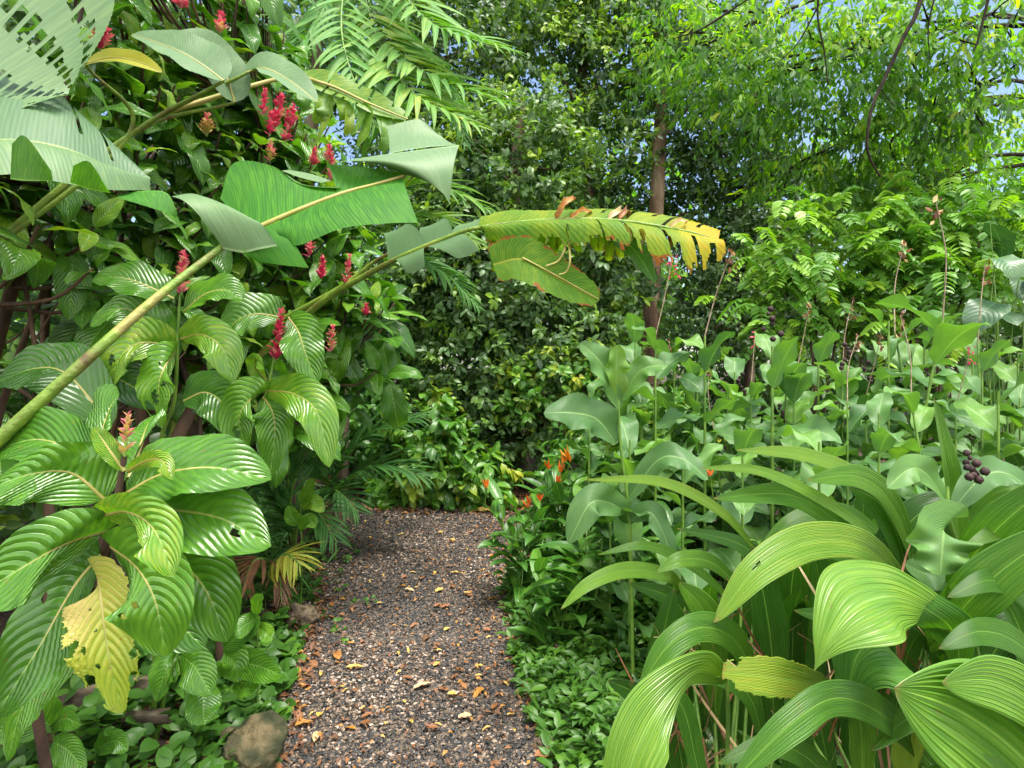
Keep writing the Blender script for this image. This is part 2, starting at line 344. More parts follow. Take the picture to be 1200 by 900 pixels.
def hero(mb, path, hw=30, tilt=.5, show='top', side=None, a=.7, b=.85, fold=.25, wave=.1, wf=2.5, rib=.0, nrib=13, pleat=0., npl=12, holes=(), tint=.35, nl=44, nc=18,
         seed=0, lr=(1, 1), tear=0., mat=0, cup=0., endcut=0., base=0.012, ragged=0.):
    C = spline([P(*p) for p in path], nl + 1)
    S = frames(C, hw, tilt, show, side); Tu = unit(np.gradient(C, axis=0)); N = unit(np.cross(S, Tu)); hwm = np.linalg.norm(S, axis=1)[:, None]
    t = np.linspace(0, 1, nl + 1); al = np.linspace(-1, 1, nc + 1)
    wd = prof(np.clip(t * (1 - endcut), 1e-4, 1), a, b); wd[0] = max(wd[0], base)
    r = np.random.default_rng(seed + 100)
    W = wd[:, None]; Al = al[None]; T = t[:, None]
    asym = np.where(Al < 0, lr[0], lr[1])
    rg = 1 + ragged * (r.random((nl + 1, 1)) - .5) * np.abs(Al)
    x = Al * W * asym * rg
    h = (np.abs(Al) * math.sin(fold) * W - cup * Al**2 * W + wave * W * np.abs(Al)**1.6 * np.sin(2 * np.pi * wf * T + seed + (Al > 0) * 2.1)) * hwm
    if rib: h = h + rib * hwm * np.abs(np.sin(np.pi * nrib * (T - .32 * np.abs(Al)**1.2))) * np.clip(np.abs(Al) * 4, 0, 1) * W
    if pleat: h = h + pleat * hwm * np.abs(np.sin(np.pi * npl * (Al + 1) / 2)) * W**.5
    V = C[:, None] + S[:, None] * x[..., None] * math.cos(fold) + N[:, None] * h[..., None]
    Fc = grid_faces(nl, nc); fi = np.arange(len(Fc)); ft = (fi // nc + .5) / nl; fa = (fi % nc + .5) / nc * 2 - 1
    keep = np.ones(len(Fc), bool)
    for (hv, ha, hr) in holes:
        ar = np.linalg.norm(P(*path[0]) - P(*path[-1])); asp = ar / max(hwm.mean(), 1e-6)
        dd = np.hypot((ft - hv) * asp, fa - ha) + (r.random(len(Fc)) - .5) * hr * .35
        keep &= dd > hr
    if tear:
        for s_ in (-1, 1):
            k = 0
            while k < nl:
                k += int(r.integers(2, max(3, int(nl * .16))))
                if k < nl and r.random() < tear:
                    dep = r.uniform(.1, .8); keep &= ~((np.floor(ft * nl) == k) & (fa * s_ > dep))
    UV = np.stack(np.broadcast_arrays((Al + 1) / 2, T), -1).reshape(-1, 2)
    if callable(tint): tint = tint(T, Al).reshape(-1)
    mb.add(V.reshape(-1, 3), Fc[keep], UV, tint, mat)
    return C, S

def sheet(mb, rows, nu=40, nv=16, tint=.35, mat=0, rib=0., nrib=40, u0=0., u1=1., v0=.5, v1=1., keepf=None, bow=0.):
    """surface through a grid of places rows[i][j]; i runs along the leaf, j from midrib to margin"""
    R = A3([[P(*p) for p in row] for row in rows])
    G = np.stack([spline(R[i], nv + 1) for i in range(len(R))]); G = np.stack([spline(G[:, j], nu + 1) for j in range(nv + 1)], 1)
    t = np.linspace(0, 1, nu + 1)[:, None]; al = np.linspace(0, 1, nv + 1)[None]
    du = np.gradient(G, axis=0); dv = np.gradient(G, axis=1); N = unit(np.cross(dv, du))
    h = rib * np.abs(np.sin(np.pi * nrib * t)) * np.clip(al * 5, 0, 1) + bow * np.sin(np.pi * al) * np.sin(np.pi * t)
    G = G + N * h[..., None]
    UV = np.stack(np.broadcast_arrays(v0 + (v1 - v0) * al, u0 + (u1 - u0) * t), -1).reshape(-1, 2)
    Fc = grid_faces(nu, nv)
    if keepf is not None:
        fi = np.arange(len(Fc)); Fc = Fc[keepf((fi // nv + .5) / nu, (fi % nv + .5) / nv)]
    mb.add(G.reshape(-1, 3), Fc, UV, tint, mat)

def one(name, parent, mats, fn, *a, **k):
    mb = MB(); fn(mb, *a, **k); return mb.build(name, mats, parent)

# ------------------------------------------------------------------ ground
def path_left(y):  return np.interp(y, [0, 2.4, 2.92, 3.72, 4.7, 6.35, 7.2, 9], [-.75, -.9, -1.04, -1.2, -1.5, -1.95, -2.3, -3])
def path_right(y): return np.interp(y, [0, 2.4, 2.92, 3.72, 4.7, 6.35, 7.2, 9], [.3, .12, 0.02, -.03, -.04, .05, .1, -1.6])
def gz(x, y):
    """height of the soil: beds rise a little beside the path, uneven"""
    x, y = A3(x), A3(y)
    d = np.maximum(np.maximum(path_left(y) - x, x - path_right(y)), 0)
    near = np.clip(1 - np.hypot(x, y - 4) / 30, 0, 1)
    return (.012 * np.sin(x * 3.3 + y * 1.1) * np.sin(y * 2.3 + .6) + np.clip(d, 0, 1.2) * .10 + .03 * np.sin(x * 2.1 + 1) * np.sin(y * 1.7) * np.clip(d, 0, 1) + .012 * np.sin(x * 9 + y * 4) * np.clip(d * 3, 0, 1)) * near
def ground_sheet(name, xs, ys, zf, mat):
    X, Y = np.meshgrid(xs, ys); Z = zf(X, Y); mb = MB()
    mb.add(np.stack([X, Y, Z], -1).reshape(-1, 3), grid_faces(len(ys) - 1, len(xs) - 1), np.zeros((X.size, 2)))
    o = mb.build(name, mat); return tag(o, kind='structure')
def axis(fine0, fine1, step, far):
    a = np.arange(fine0, fine1 + step, step); k = np.array([1, 3, 8, 20, 50, 120, far]); return np.concatenate([fine0 - k[::-1], a, fine1 + k])
ground_sheet('ground', axis(-5, 6, .12, 300), axis(-1, 11, .12, 300), lambda x, y: gz(x, y), M['soil'])
ys = np.arange(-2, 7.3, .1); mb = MB(); nx = 14
fr = np.linspace(0, 1, nx + 1)[None]; xl, xr = path_left(ys)[:, None], path_right(ys)[:, None]
jig = (.05 * np.sin(ys * 7) + .03 * np.sin(ys * 17 + 1))[:, None]
X = (xl - .03 + jig) * (1 - fr) + (xr + .03 + jig) * fr; Y = np.repeat(ys[:, None], nx + 1, 1)
Z = .006 + gz(X, Y) + .0
mb.add(np.stack([X, Y, Z], -1).reshape(-1, 3), grid_faces(len(ys) - 1, nx), None)
tag(mb.build('gravel_path', M['pathbed']), kind='structure')

# loose stones of the path
def ico():
    g = (1 + 5**.5) / 2
    v = A3([(-1, g, 0), (1, g, 0), (-1, -g, 0), (1, -g, 0), (0, -1, g), (0, 1, g), (0, -1, -g), (0, 1, -g), (g, 0, -1), (g, 0, 1), (-g, 0, -1), (-g, 0, 1)])
    f = [(0, 11, 5), (0, 5, 1), (0, 1, 7), (0, 7, 10), (0, 10, 11), (1, 5, 9), (5, 11, 4), (11, 10, 2), (10, 7, 6), (7, 1, 8), (3, 9, 4), (3, 4, 2), (3, 2, 6), (3, 6, 8), (3, 8, 9), (4, 9, 5), (2, 4, 11), (6, 2, 10), (8, 6, 7), (9, 8, 1)]
    return unit(v), np.array(f)
ICO = ico()
def stones(n, y0, y1, smin, smax, spread=.1):
    V, Fc = ICO
    y = y0 + (y1 - y0) * rng.random(n)**1.15; u = rng.random(n)
    x = (path_left(y) - spread * .6) * (1 - u) + (path_right(y) + spread) * u + rng.normal(0, .05, n)
    s = smin * (smax / smin)**rng.random(n)**1.5
    sh = np.stack([s * rng.uniform(.8, 1.5, n), s * rng.uniform(.6, 1.1, n), s * rng.uniform(.25, .7, n)], -1)
    W = V[None] * (1 + rng.uniform(-.3, .25, (n, 12, 1))) * sh[:, None]
    # random tilt
    a, b = rng.uniform(0, 6.28, n), rng.normal(0, .45, n)
    ca, sa, cb, sb = np.cos(a), np.sin(a), np.cos(b), np.sin(b)
    Rz = np.stack([np.stack([ca, -sa, 0 * a], -1), np.stack([sa, ca, 0 * a], -1), np.stack([0 * a, 0 * a, 1 + 0 * a], -1)], 1)
    Rx = np.stack([np.stack([1 + 0 * a, 0 * a, 0 * a], -1), np.stack([0 * a, cb, -sb], -1), np.stack([0 * a, sb, cb], -1)], 1)
    W = np.einsum('nij,njk,nvk->nvi', Rz, Rx, W)
    z = .008 + gz(x, y) + sh[:, 2] * .35 + rng.random(n) * .006
    W += np.stack([x, y, z], -1)[:, None]
    pt = .5 + .25 * np.sin(x * 4.1 + 2 * np.sin(y * 1.9)) + .25 * np.sin(y * 3.3 + 2.2 * np.sin(x * 2.7))   # patches of paler and darker stone
    tint = np.repeat(np.clip(rng.beta(1.0, 1.6, n) * (.72 + .5 * pt), 0, 1), 12)
    return W.reshape(-1, 3), (Fc[None] + (np.arange(n) * 12)[:, None, None]).reshape(-1, 3), tint
mb = MB()
for args in ((42000, 2.0, 3.4, .0036, .0115), (34000, 3.3, 5.2, .0048, .0125), (21000, 5.1, 7.4, .0065, .015)):
    W, Fc, tt = stones(*args); mb.add(W, Fc, None, tt)
tag(mb.build('gravel', M['gravel'], smooth=False), kind='stuff')

# bark chips and leaf litter of the beds
T_LIT = [leaf_tpl(2, 2, .6, .8, .3, .5, q) for q in (.3, 1., -.6)]
def litter(name, n, xf, y0, y1, L, tints, zadd=.01):
    y = rng.uniform(y0, y1, n); x = xf(y, n); z = gz(x, y) + zadd + rng.random(n) * .02
    d = np.stack([rng.normal(size=n), rng.normal(size=n), rng.normal(0, .15, n)], -1)
    nr = np.stack([rng.normal(0, .3, n), rng.normal(0, .3, n), np.ones(n)], -1)
    mb = MB(); scatter(mb, T_LIT, np.stack([x, y, z], -1), d, nr, rng.uniform(.5, 1.2, n) * L, rng.choice(tints, n) + rng.normal(0, .03, n))
    return tag(mb.build(name, M['dead']), kind='stuff')
litter('leaf_litter', 3200, lambda y, n: path_left(y) + .06 - rng.random(n)**1.5 * 1.5, 2.0, 7.6, .055, [.05, .1, .15, .25, .3])
litter('leaf_litter', 2600, lambda y, n: path_right(y) + rng.random(n)**1.3 * 1.6, 2.0, 7.6, .055, [.05, .1, .15, .25, .32])
litter('leaf_litter', 1900, lambda y, n: rng.uniform(-2.6, .7, n), 6.2, 8.2, .07, [.08, .15, .25, .32, .42])
litter('leaf_litter', 520, lambda y, n: np.where(rng.random(n) < .5, path_left(y) + rng.random(n)**2 * .35, path_right(y) - rng.random(n)**2 * .3), 2.1, 6.8, .04, [.05, .1, .15, .25, .35, .45], .02)
litter('leaf_litter', 1100, lambda y, n: path_left(y) + rng.random(n) * (path_right(y) - path_left(y)), 2.2, 6.8, .03, [.05, .12, .2, .25, .3, .5], .02)

# ------------------------------------------------------------------ trees behind
def blob(x, y, d, rx, rz, ry): return P(x, y, d), A3((rx / F * d, ry, rz / F * d))
def crown(mb, blobs, ntw, per, L, tpls, tl, droop=.3, tint=(.3, .12), young=.0, shell=.5, out=.7, mat=0, up=.2, weights=None):
    vol = A3([r[0] * r[1] + r[0] * r[2] for _, r in blobs]) if weights is None else A3(weights); vol /= vol.sum()
    for (c, r), q in zip(blobs, vol):
        n = max(3, int(ntw * q))
        u = unit(rng.normal(size=(n, 3))); rad = shell + (1 - shell) * rng.random(n)**.6
        rad *= 1 + .16 * np.sin(u[:, 0] * 5 + c[0] * 3) * np.sin(u[:, 2] * 6 + c[2]) + rng.normal(0, .05, n)
        base = c + u * rad[:, None] * r
        td = unit(u * out + rng.normal(0, .5, (n, 3)) + A3((0, 0, up)))
        ti = np.clip(rng.normal(tint[0], tint[1], n), 0, .62); yg = (rng.random(n) < young * (1 + u[:, 2])) ; ti[yg] = rng.uniform(.66, .9, yg.sum())
        k = np.arange(per) / per
        pos = (base[:, None] + td[:, None] * (k * tl)[None, :, None] + rng.normal(0, tl * .06, (n, per, 3))).reshape(-1, 3)
        pr = rng.normal(size=(n, per, 3)); tdd = np.repeat(td[:, None], per, 1)
        dr = tdd * (.25 + k[None, :, None] * .6) + unit(pr) * .75 + A3((0, 0, -droop))
        nr = A3((0, -.1, .75)) + rng.normal(0, .45, (n, per, 3)) + np.repeat(u[:, None], per, 1) * .6 + tdd * .15
        scatter(mb, tpls, pos, dr.reshape(-1, 3), nr.reshape(-1, 3), np.repeat(rng.uniform(.75, 1.2, n), per) * L * rng.uniform(.7, 1.1, n * per), np.repeat(ti, per) + rng.normal(0, .04, n * per), mat)

T_SMALL = [leaf_tpl(3, 2, .7, .8, .2, .35, q) for q in (.3, .7, 1.1)]
T_OVAL = [leaf_tpl(3, 2, .6, .6, .24, .3, q) for q in (.2, .6, 1.)]
T_WIL = [leaf_tpl(3, 2, .7, 1.1, .14, .3, q) for q in (.1, .5, .9)]

def tree(name, label, cat, trunk, r0, r1, blobs, ntw, per, L, tpls, tl, leafm='evergreen', barkm='bark', group='trees at the end of the garden', limbs=True, **k):
    b = A3(trunk[0]); t = thing(name, label, cat, b, group)
    mb = MB(); rough_tube(mb, trunk, r0, r1, seed=b[0]); mb.build('trunk', M[barkm], t, origin=b)
    if limbs:
        mb = MB(); tr = spline(trunk, 20)
        for c, r in blobs:
            i = int(np.argmin(np.linalg.norm(tr - (c - A3((0, 0, r[2] * .7))), axis=1))); i = min(max(i, 5), 18)
            mid = (tr[i] + c) / 2 + A3((0, 0, .15)) + rng.normal(0, .1, 3)
            tube(mb, [tr[i], mid, c], max(r1 * .7, .03), .012, 6)
            for q in range(5):
                e = c + unit(rng.normal(size=3)) * r * .8; tube(mb, [mid + (c - mid) * rng.random(), (c + e) / 2 + rng.normal(0, .08, 3), e], .02, .006, 5)
        mb.build('branches', M[barkm], t, origin=b)
    mb = MB(); crown(mb, blobs, ntw, per, L, tpls, tl, **k); mb.build('crown', M[leafm], t, origin=b)
    return t
def gp(x, d): return A3(((x - 600) / F * d, d, float(gz((x - 600) / F * d, d)) - .05))

# dark evergreen in the middle, leaves down to the ground
tree('evergreen_tree', 'dark evergreen tree with leaves almost to the ground where the path ends', 'tree',
     [gp(608, 7.9), P(604, 500, 7.9), P(596, 330, 8), P(610, 120, 8.2)], .14, .07,
     [blob(560, 430, 7.6, 85, 75, .6), blob(660, 420, 7.5, 85, 70, .6), blob(600, 330, 7.8, 120, 80, .8), blob(540, 300, 8, 80, 90, .7), blob(690, 320, 8, 80, 75, .7), blob(590, 200, 8.2, 110, 90, .9), blob(610, 505, 7.3, 70, 35, .4), blob(700, 490, 7.3, 65, 45, .4), blob(520, 490, 7.6, 60, 55, .4)],
     3300, 10, .12, T_OVAL, .22, tint=(.42, .15), young=.1, shell=.45)
tree('evergreen_tree', 'grey-barked tree with small dark leaves left of the brown trunk', 'tree',
     [gp(690, 9.6), P(692, 300, 9.6), P(682, 100, 9.8), P(690, -80, 10)], .12, .06,
     [blob(660, 90, 9.4, 110, 100, 1.), blob(740, 40, 9.6, 100, 80, 1.), blob(690, 190, 9.4, 90, 70, .9), blob(620, -20, 9.6, 120, 80, 1.1)],
     2300, 10, .115, T_OVAL, .26, tint=(.42, .14), young=.3, shell=.4)
tree('evergreen_tree', 'tall tree with a straight brown trunk showing above the canna patch', 'tree',
     [gp(764, 9.2), P(762, 380, 9.2), P(770, 230, 9.2), P(777, 100, 9.3), P(790, -60, 9.5)], .135, .075,
     [blob(840, 120, 9.6, 100, 80, .9), blob(720, 250, 9.9, 60, 45, .6), blob(820, 250, 9.9, 70, 50, .6), blob(800, -10, 9.2, 110, 80, 1.)],
     1700, 10, .11, T_OVAL, .25, barkm='barkred', tint=(.38, .14), young=.08, shell=.4)
tree('evergreen_tree', 'dark dense tree behind the tips of the withering banana leaf', 'tree',
     [gp(880, 9.8), P(876, 300, 9.8), P(884, 150, 9.9), P(880, 60, 10)], .09, .05,
     [blob(870, 300, 9.4, 70, 70, .6), blob(930, 240, 9.8, 70, 60, .7), blob(860, 190, 9.7, 80, 60, .7), blob(845, 380, 9.2, 60, 45, .5), blob(920, 330, 9.4, 60, 55, .5)],
     1900, 10, .105, T_OVAL, .22, tint=(.26, .12), young=.03, shell=.4)
tree('evergreen_tree', 'dark tree partly hidden by the palm fronds', 'tree',
     [gp(470, 8.8), P(474, 300, 8.8), P(466, 120, 9), P(470, -40, 9)], .11, .06,
     [blob(480, 330, 8.5, 90, 90, .7), blob(500, 180, 8.8, 90, 90, .8), blob(440, 60, 9., 100, 90, .9), blob(540, 60, 9., 90, 90, .9), blob(430, 430, 8.4, 80, 80, .6)],
     2300, 10, .115, T_OVAL, .24, tint=(.33, .13), young=.08, shell=.4)
# tree on the right whose long branches hang over the cannas
tr_r = tree('weeping_tree', 'tall tree whose thin dark branches hang over the garden against the sky', 'tree',
     [A3((7.9, 8.3, 0)), A3((7.8, 8.2, 2)), A3((7.2, 8, 4.5)), A3((6.2, 7.5, 7))], .14, .04,
     [blob(900, 90, 7.2, 110, 80, .9), blob(1000, 60, 6.6, 110, 80, .9), blob(1090, 40, 6.2, 90, 75, .8), blob(960, 180, 7.4, 90, 60, .8), blob(1060, 150, 7., 90, 60, .8), blob(1130, 110, 6.4, 60, 60, .7), blob(820, 50, 7.6, 90, 80, .9), blob(1020, 230, 7.8, 70, 40, .6), blob(1080, 210, 7.4, 80, 45, .6), blob(1180, 30, 6.6, 40, 40, .6)],
     1950, 9, .115, T_WIL + T_OVAL[:1], .3, leafm='bright', barkm='twig', droop=.75, tint=(.36, .26), young=.3, shell=.2, up=-.25)
mbh = MB()
for pts, r in (([(1085, -60, 5.), (1078, 5, 4.95), (1058, 45, 4.9), (1040, 85, 4.9), (1022, 125, 4.85), (1016, 165, 4.8), (1019, 185, 4.8), (1032, 208, 4.85)], .02), ([(970, -60, 5.6), (958, 10, 5.6), (966, 60, 5.6), (970, 100, 5.7)], .012), ([(960, 5, 5.6), (935, 50, 5.7), (905, 80, 5.8)], .009),
              ([(1170, -50, 5.), (1148, 40, 5.), (1141, 60, 5.)], .014), ([(1100, -20, 5.2), (1088, 30, 5.2), (1090, 70, 5.3)], .009), ([(860, 10, 6.2), (820, 35, 6.2), (790, 45, 6.3)], .013), ([(1017, 170, 5.), (1005, 190, 5.1)], .006), ([(1032, 105, 5.), (1048, 125, 5.1)], .006),
              ([(1260, -140, 5.4), (1170, -120, 5.2), (1085, -60, 5.2)], .04), ([(1085, -60, 5.2), (1030, -75, 5.5), (970, -60, 5.6), (860, 10, 6.2)], .02)):
    tube(mbh, [P(*q) for q in pts], r, r * .35, 6, 16)
mbh.build('hanging_branch', M['twig'], tr_r)

# bright trees far off on the right
for (lab, x, d, h, rr, lm, tt) in (('sunlit yellow-green tree far off below the gap of blue sky', 1140, 15, 7.2, 2.1, 'bright', .62),
                               ('pale green tree far off behind the feathery shrub', 1020, 16, 7., 2.1, 'bright', .45),
                               ('lime green far-off tree at the right edge of the garden', 1250, 14, 6.6, 1.9, 'bright', .62),
                               ('far-off leafy tree seen in the gap beside the brown trunk', 735, 17, 5.4, 1.9, 'bright', .5),
                               ('tall far-off tree behind the middle of the dark trees', 600, 16, 7.5, 2.5, 'bright', .45)):
    X = (x - 600) / F * d; b = A3((X, d, 0))
    tree('far_tree', lab, 'tree', [b, b + A3((.1, 0, h * .4)), b + A3((-.1, .1, h))], .14, .04,
         [(b + A3((rng.normal(0, .5), rng.normal(0, .4), h * q)), A3((rr * s, rr * s, rr * s * .7))) for q, s in ((.45, .8), (.65, 1.), (.8, .8), (1., .6))],
         900, 9, .2, T_OVAL, .4, leafm=lm, group='far trees beyond the garden', tint=(tt, .15), young=.2, shell=.3)
# dark growth behind the trees, one mass
mb = MB()
bl = [(A3((x + rng.normal(0, .3), 11.4 + rng.normal(0, .5), z)), A3((1.1, .7, .9))) for x in np.arange(-9, 12.5, 1.3) for z in (.5, 1.5, 2.6) if not (abs(x - 2.4) < .35 and z == 1.5)]
bl += [(A3((x + rng.normal(0, .3), y + rng.normal(0, .3), z)), A3((.9, 1., .9))) for x, y in ((-4.3, .6), (-4.2, 2.2), (-4.4, 3.8), (-4.1, 5.4), (-4., 7.), (-4.4, 8.6), (-4.6, 10)) for z in (.6, 1.8, 3.)]
bl += [(A3((x, y, z)), A3((1., .9, .9))) for x, y, z in ((-4., 6.6, 4.4), (-3.4, 7.6, 4.8), (-4.4, 5.2, 4.3), (-3.8, 7.2, 5.8), (-4.6, 6., 5.4), (-2.9, 8.6, 6.))]
crown(mb, bl, 10500, 8, .17, T_OVAL, .28, tint=(.33, .15), young=.06, shell=.3)
tag(mb.build('undergrowth', M['evergreen']), kind='stuff')
# the wood that closes the view, one mass
mb = MB()
bl = [(A3((x + rng.normal(0, .6), 19 + rng.normal(0, 1.5), z)), A3((2.6, 1.6, 2.2))) for x in np.arange(-24, 27, 3.) for z in (1.5, 4.2, 7. if x < 4 else 3.)]
crown(mb, bl, 3600, 8, .34, T_OVAL, .6, tint=(.35, .15), young=.1, shell=.5)
tag(mb.build('distant_wood', M['bright']), kind='stuff')
# ------------------------------------------------------------------ palms
T_PALM = [leaf_tpl(6, 2, .35, .7, .058, .45, q) for q in (.3, .6, .9)]
def frond(parent, pts, n, Lmax, ang=.75, droop=.15, tint=.4, r=.012, vee=.35, name='frond', mat='palm', asp=None, tpl=None, face=(0, -.35, 1)):
    C = spline(pts, 60); T = unit(np.gradient(C, axis=0)); mb = MB()
    tube(mb, pts, r, r * .25, 6, 30, mat=1)
    s = np.linspace(.14, .99, n); ii = (s * 59).astype(int)
    fac = A3(face); L = Lmax * np.clip(np.sin(np.pi * (s * .86 + .1))**.6, .15, 1)
    for sg in (-1, 1):
        S = unit(np.cross(T[ii], fac)) * sg; U = unit(np.cross(S, T[ii])) * sg
        U = np.where((U @ fac)[:, None] < 0, -U, U)
        dr = T[ii] * math.cos(ang) * (1 + .6 * s[:, None]) + S * math.sin(ang) + U * vee * .4 + A3((0, 0, -droop)) + rng.normal(0, .06, (n, 3))
        scatter(mb, tpl or T_PALM, C[ii], dr, U + rng.normal(0, .15, (n, 3)), L * rng.uniform(.85, 1.08, n), np.clip(rng.normal(tint, .07, n), 0, 1))
    return mb.build(name, [M[mat], M['stem']], parent)
def palm(label, base, top, r, fronds, group, name='palm_tree', **k):
    t = thing(name, label, 'palm', base, group)
    if r:
        mb = MB(); rough_tube(mb, [base, (A3(base) + A3(top)) / 2 + A3((.03, 0, 0)), top], r, r * .7, amp=.05); mb.build('trunk', M['bark'], t)
    for f in fronds:
        kk = dict(k); kk.update(f[2] if len(f) > 2 else {})
        frond(t, [P(*q) for q in f[0]], f[1], kk.pop('Lmax', .5), **kk)
    return t
b1 = gp(330, 5.6)
palm('tall feather palm whose fronds spread over the path above the banana leaf', b1, A3((-1.75, 5.6, 4.9)), .06,
     [([(415, -60, 5.6), (440, 20, 5.1), (490, 80, 4.5), (596, 124, 4.1)], 32, dict(Lmax=.55, tint=.55, droop=.05)),
      ([(415, -60, 5.6), (440, 40, 4.9), (480, 105, 4.3), (560, 150, 4.)], 30, dict(Lmax=.55, tint=.62, droop=.05)),
      ([(415, -60, 5.6), (460, -20, 4.9), (510, 30, 4.5), (600, 60, 4.2)], 30, dict(Lmax=.5, tint=.5, droop=.05)),
      ([(410, -60, 5.6), (400, 20, 4.8), (410, 80, 4.4), (440, 150, 4.2)], 28, dict(Lmax=.45, tint=.45, droop=.1)),
      ([(410, -60, 5.6), (400, 10, 5.4), (420, 70, 5.2), (470, 140, 5.)], 26, dict(Lmax=.4, tint=.3)),
      ([(410, -60, 5.6), (350, -30, 5.5), (300, 10, 5.3), (255, 70, 5.2)], 26, dict(Lmax=.45, tint=.35)),
      ([(410, -60, 5.6), (380, 10, 5.3), (350, 60, 5.1), (330, 130, 5.)], 26, dict(Lmax=.45, tint=.3)),
      ([(420, -60, 5.6), (470, 30, 5.8), (520, 90, 6.), (545, 170, 6.1)], 28, dict(Lmax=.45, tint=.3)),
      ([(415, -60, 5.6), (450, -90, 5.5), (520, -90, 5.2), (590, -50, 5.)], 24, dict(Lmax=.55, tint=.62, droop=.05))], 'feather palms')
palm('lower palm with pale fronds arching out behind the folded banana leaf', A3((-1.7, 6.1, 0)), A3((-1.7, 6.1, 2.4)), .06,
     [([(400, 320, 6.), (440, 250, 5.7), (500, 215, 5.5), (590, 255, 5.3)], 26, dict(Lmax=.5, tint=.55)),
      ([(400, 320, 6.), (450, 270, 5.8), (510, 255, 5.7), (560, 285, 5.6)], 24, dict(Lmax=.45, tint=.6)),
      ([(400, 320, 6.), (420, 200, 5.9), (470, 130, 5.7), (540, 120, 5.6)], 26, dict(Lmax=.5, tint=.45)),
      ([(400, 320, 6.), (380, 230, 5.8), (350, 180, 5.6), (300, 170, 5.5)], 24, dict(Lmax=.5, tint=.4)),
      ([(400, 320, 6.), (470, 300, 6.), (520, 320, 5.9), (560, 360, 5.9)], 24, dict(Lmax=.4, tint=.3))], 'feather palms')
palm('young stemless palm with dark green fronds beside the end of the path', gp(395, 5.3), None, 0,
     [([(390, 590, 5.3), (400, 545, 5.2), (440, 505, 5.1), (500, 488, 5.)], 26, dict(Lmax=.42, tint=.15)),
      ([(390, 590, 5.3), (380, 530, 5.2), (395, 480, 5.1), (430, 450, 5.)], 24, dict(Lmax=.42, tint=.1)),
      ([(390, 590, 5.3), (410, 560, 5.1), (450, 545, 4.95), (500, 560, 4.9)], 24, dict(Lmax=.4, tint=.18)),
      ([(390, 590, 5.3), (370, 540, 5.1), (340, 520, 4.9), (305, 540, 4.7)], 24, dict(Lmax=.42, tint=.08)),
      ([(390, 590, 5.3), (365, 520, 5.3), (345, 470, 5.2), (330, 430, 5.1)], 24, dict(Lmax=.4, tint=.1)),
      ([(390, 590, 5.3), (385, 580, 5.), (395, 575, 4.8), (420, 600, 4.7)], 22, dict(Lmax=.36, tint=.12))], 'young palms at the left of the path', name='young_palm')
palm('small young palm with drooping dark fronds under the flowering shrub', gp(345, 4.2), None, 0,
     [([(345, 640, 4.2), (340, 590, 4.1), (355, 545, 4.), (395, 540, 3.9)], 22, dict(Lmax=.34, tint=.1)),
      ([(345, 640, 4.2), (330, 600, 4.1), (310, 570, 4.), (290, 590, 3.9)], 22, dict(Lmax=.34, tint=.12)),
      ([(345, 640, 4.2), (350, 610, 4.), (370, 600, 3.9), (395, 635, 3.8)], 20, dict(Lmax=.3, tint=.15)),
      ([(345, 640, 4.2), (338, 560, 4.3), (340, 520, 4.3), (360, 490, 4.2)], 20, dict(Lmax=.34, tint=.06))], 'young palms at the left of the path', name='young_palm')
yp = palm('little palm seedling with one yellowing frond and dry brown ones above the round rock', gp(318, 3.6), None, 0,
     [([(318, 665, 3.55), (325, 655, 3.5), (338, 650, 3.45), (352, 662, 3.4)], 13, dict(Lmax=.24, tint=.88, ang=.9, droop=.5))], 'young palms at the left of the path', name='young_palm')
frond(yp, [P(318, 665, 3.55), P(308, 655, 3.45), P(296, 660, 3.4), P(284, 690, 3.35)], 12, .24, tint=.12, droop=.5, name='dry_frond', mat='dead', ang=.9)
frond(yp, [P(318, 670, 3.55), P(322, 668, 3.45), P(328, 680, 3.4), P(330, 705, 3.35)], 9, .18, tint=.12, droop=.6, name='dry_frond', mat='dead', ang=.6)

# ------------------------------------------------------------------ shrubs behind
T_SH = [leaf_tpl(4, 4, .6, .75, .27, .25, q, wave=.12) for q in (.4, .8, 1.2)]
def bush(name, label, cat, x, d, blobs, ntw, per, L, tl, lm='shrub', tpls=None, group=None, nst=7, **k):
    b = gp(x, d); t = thing(name, label, cat, b, group)
    mb = MB()
    for i in range(nst):
        c, r = blobs[i % len(blobs)]; e = c + unit(rng.normal(size=3)) * r * .6
        tube(mb, [b + rng.normal(0, .05, 3) * A3((1, 1, 0)), (b + e) / 2 + rng.normal(0, .06, 3), e], .014, .005, 5)
    mb.build('stems', M['wood'], t, origin=b)
    mb = MB(); crown(mb, blobs, ntw, per, L, tpls or T_SH, tl, **k); mb.build('foliage', M[lm], t, origin=b)
    return t
bush('leafy_shrub', 'bright green glossy shrub at the far end of the path', 'shrub', 530, 6.9,
     [blob(520, 545, 6.7, 50, 42, .35), blob(565, 560, 6.6, 35, 30, .3), blob(500, 500, 6.9, 45, 35, .35), blob(480, 575, 6.7, 40, 25, .3)], 260, 9, .16, .16, tint=(.6, .1), young=.12, droop=.55, group='shrubs')
bush('leafy_shrub', 'fresh green shrub below the tree trunk in front of the dark tree', 'shrub', 680, 7.2,
     [blob(650, 440, 7., 60, 30, .3), blob(700, 450, 7., 50, 35, .3), blob(620, 470, 7.1, 40, 25, .3)], 170, 9, .12, .14, tint=(.55, .1), young=.35, droop=.3, group='shrubs')
bush('leafy_shrub', 'dark green shrub in the shade behind the young palms', 'shrub', 420, 7.4,
     [blob(430, 500, 7.2, 60, 60, .5), blob(380, 470, 7.2, 60, 70, .5), blob(470, 540, 7.2, 60, 40, .4), blob(330, 440, 7., 70, 90, .5)], 520, 9, .12, .15, tint=(.32, .12), young=.05, droop=.5, group='shrubs')
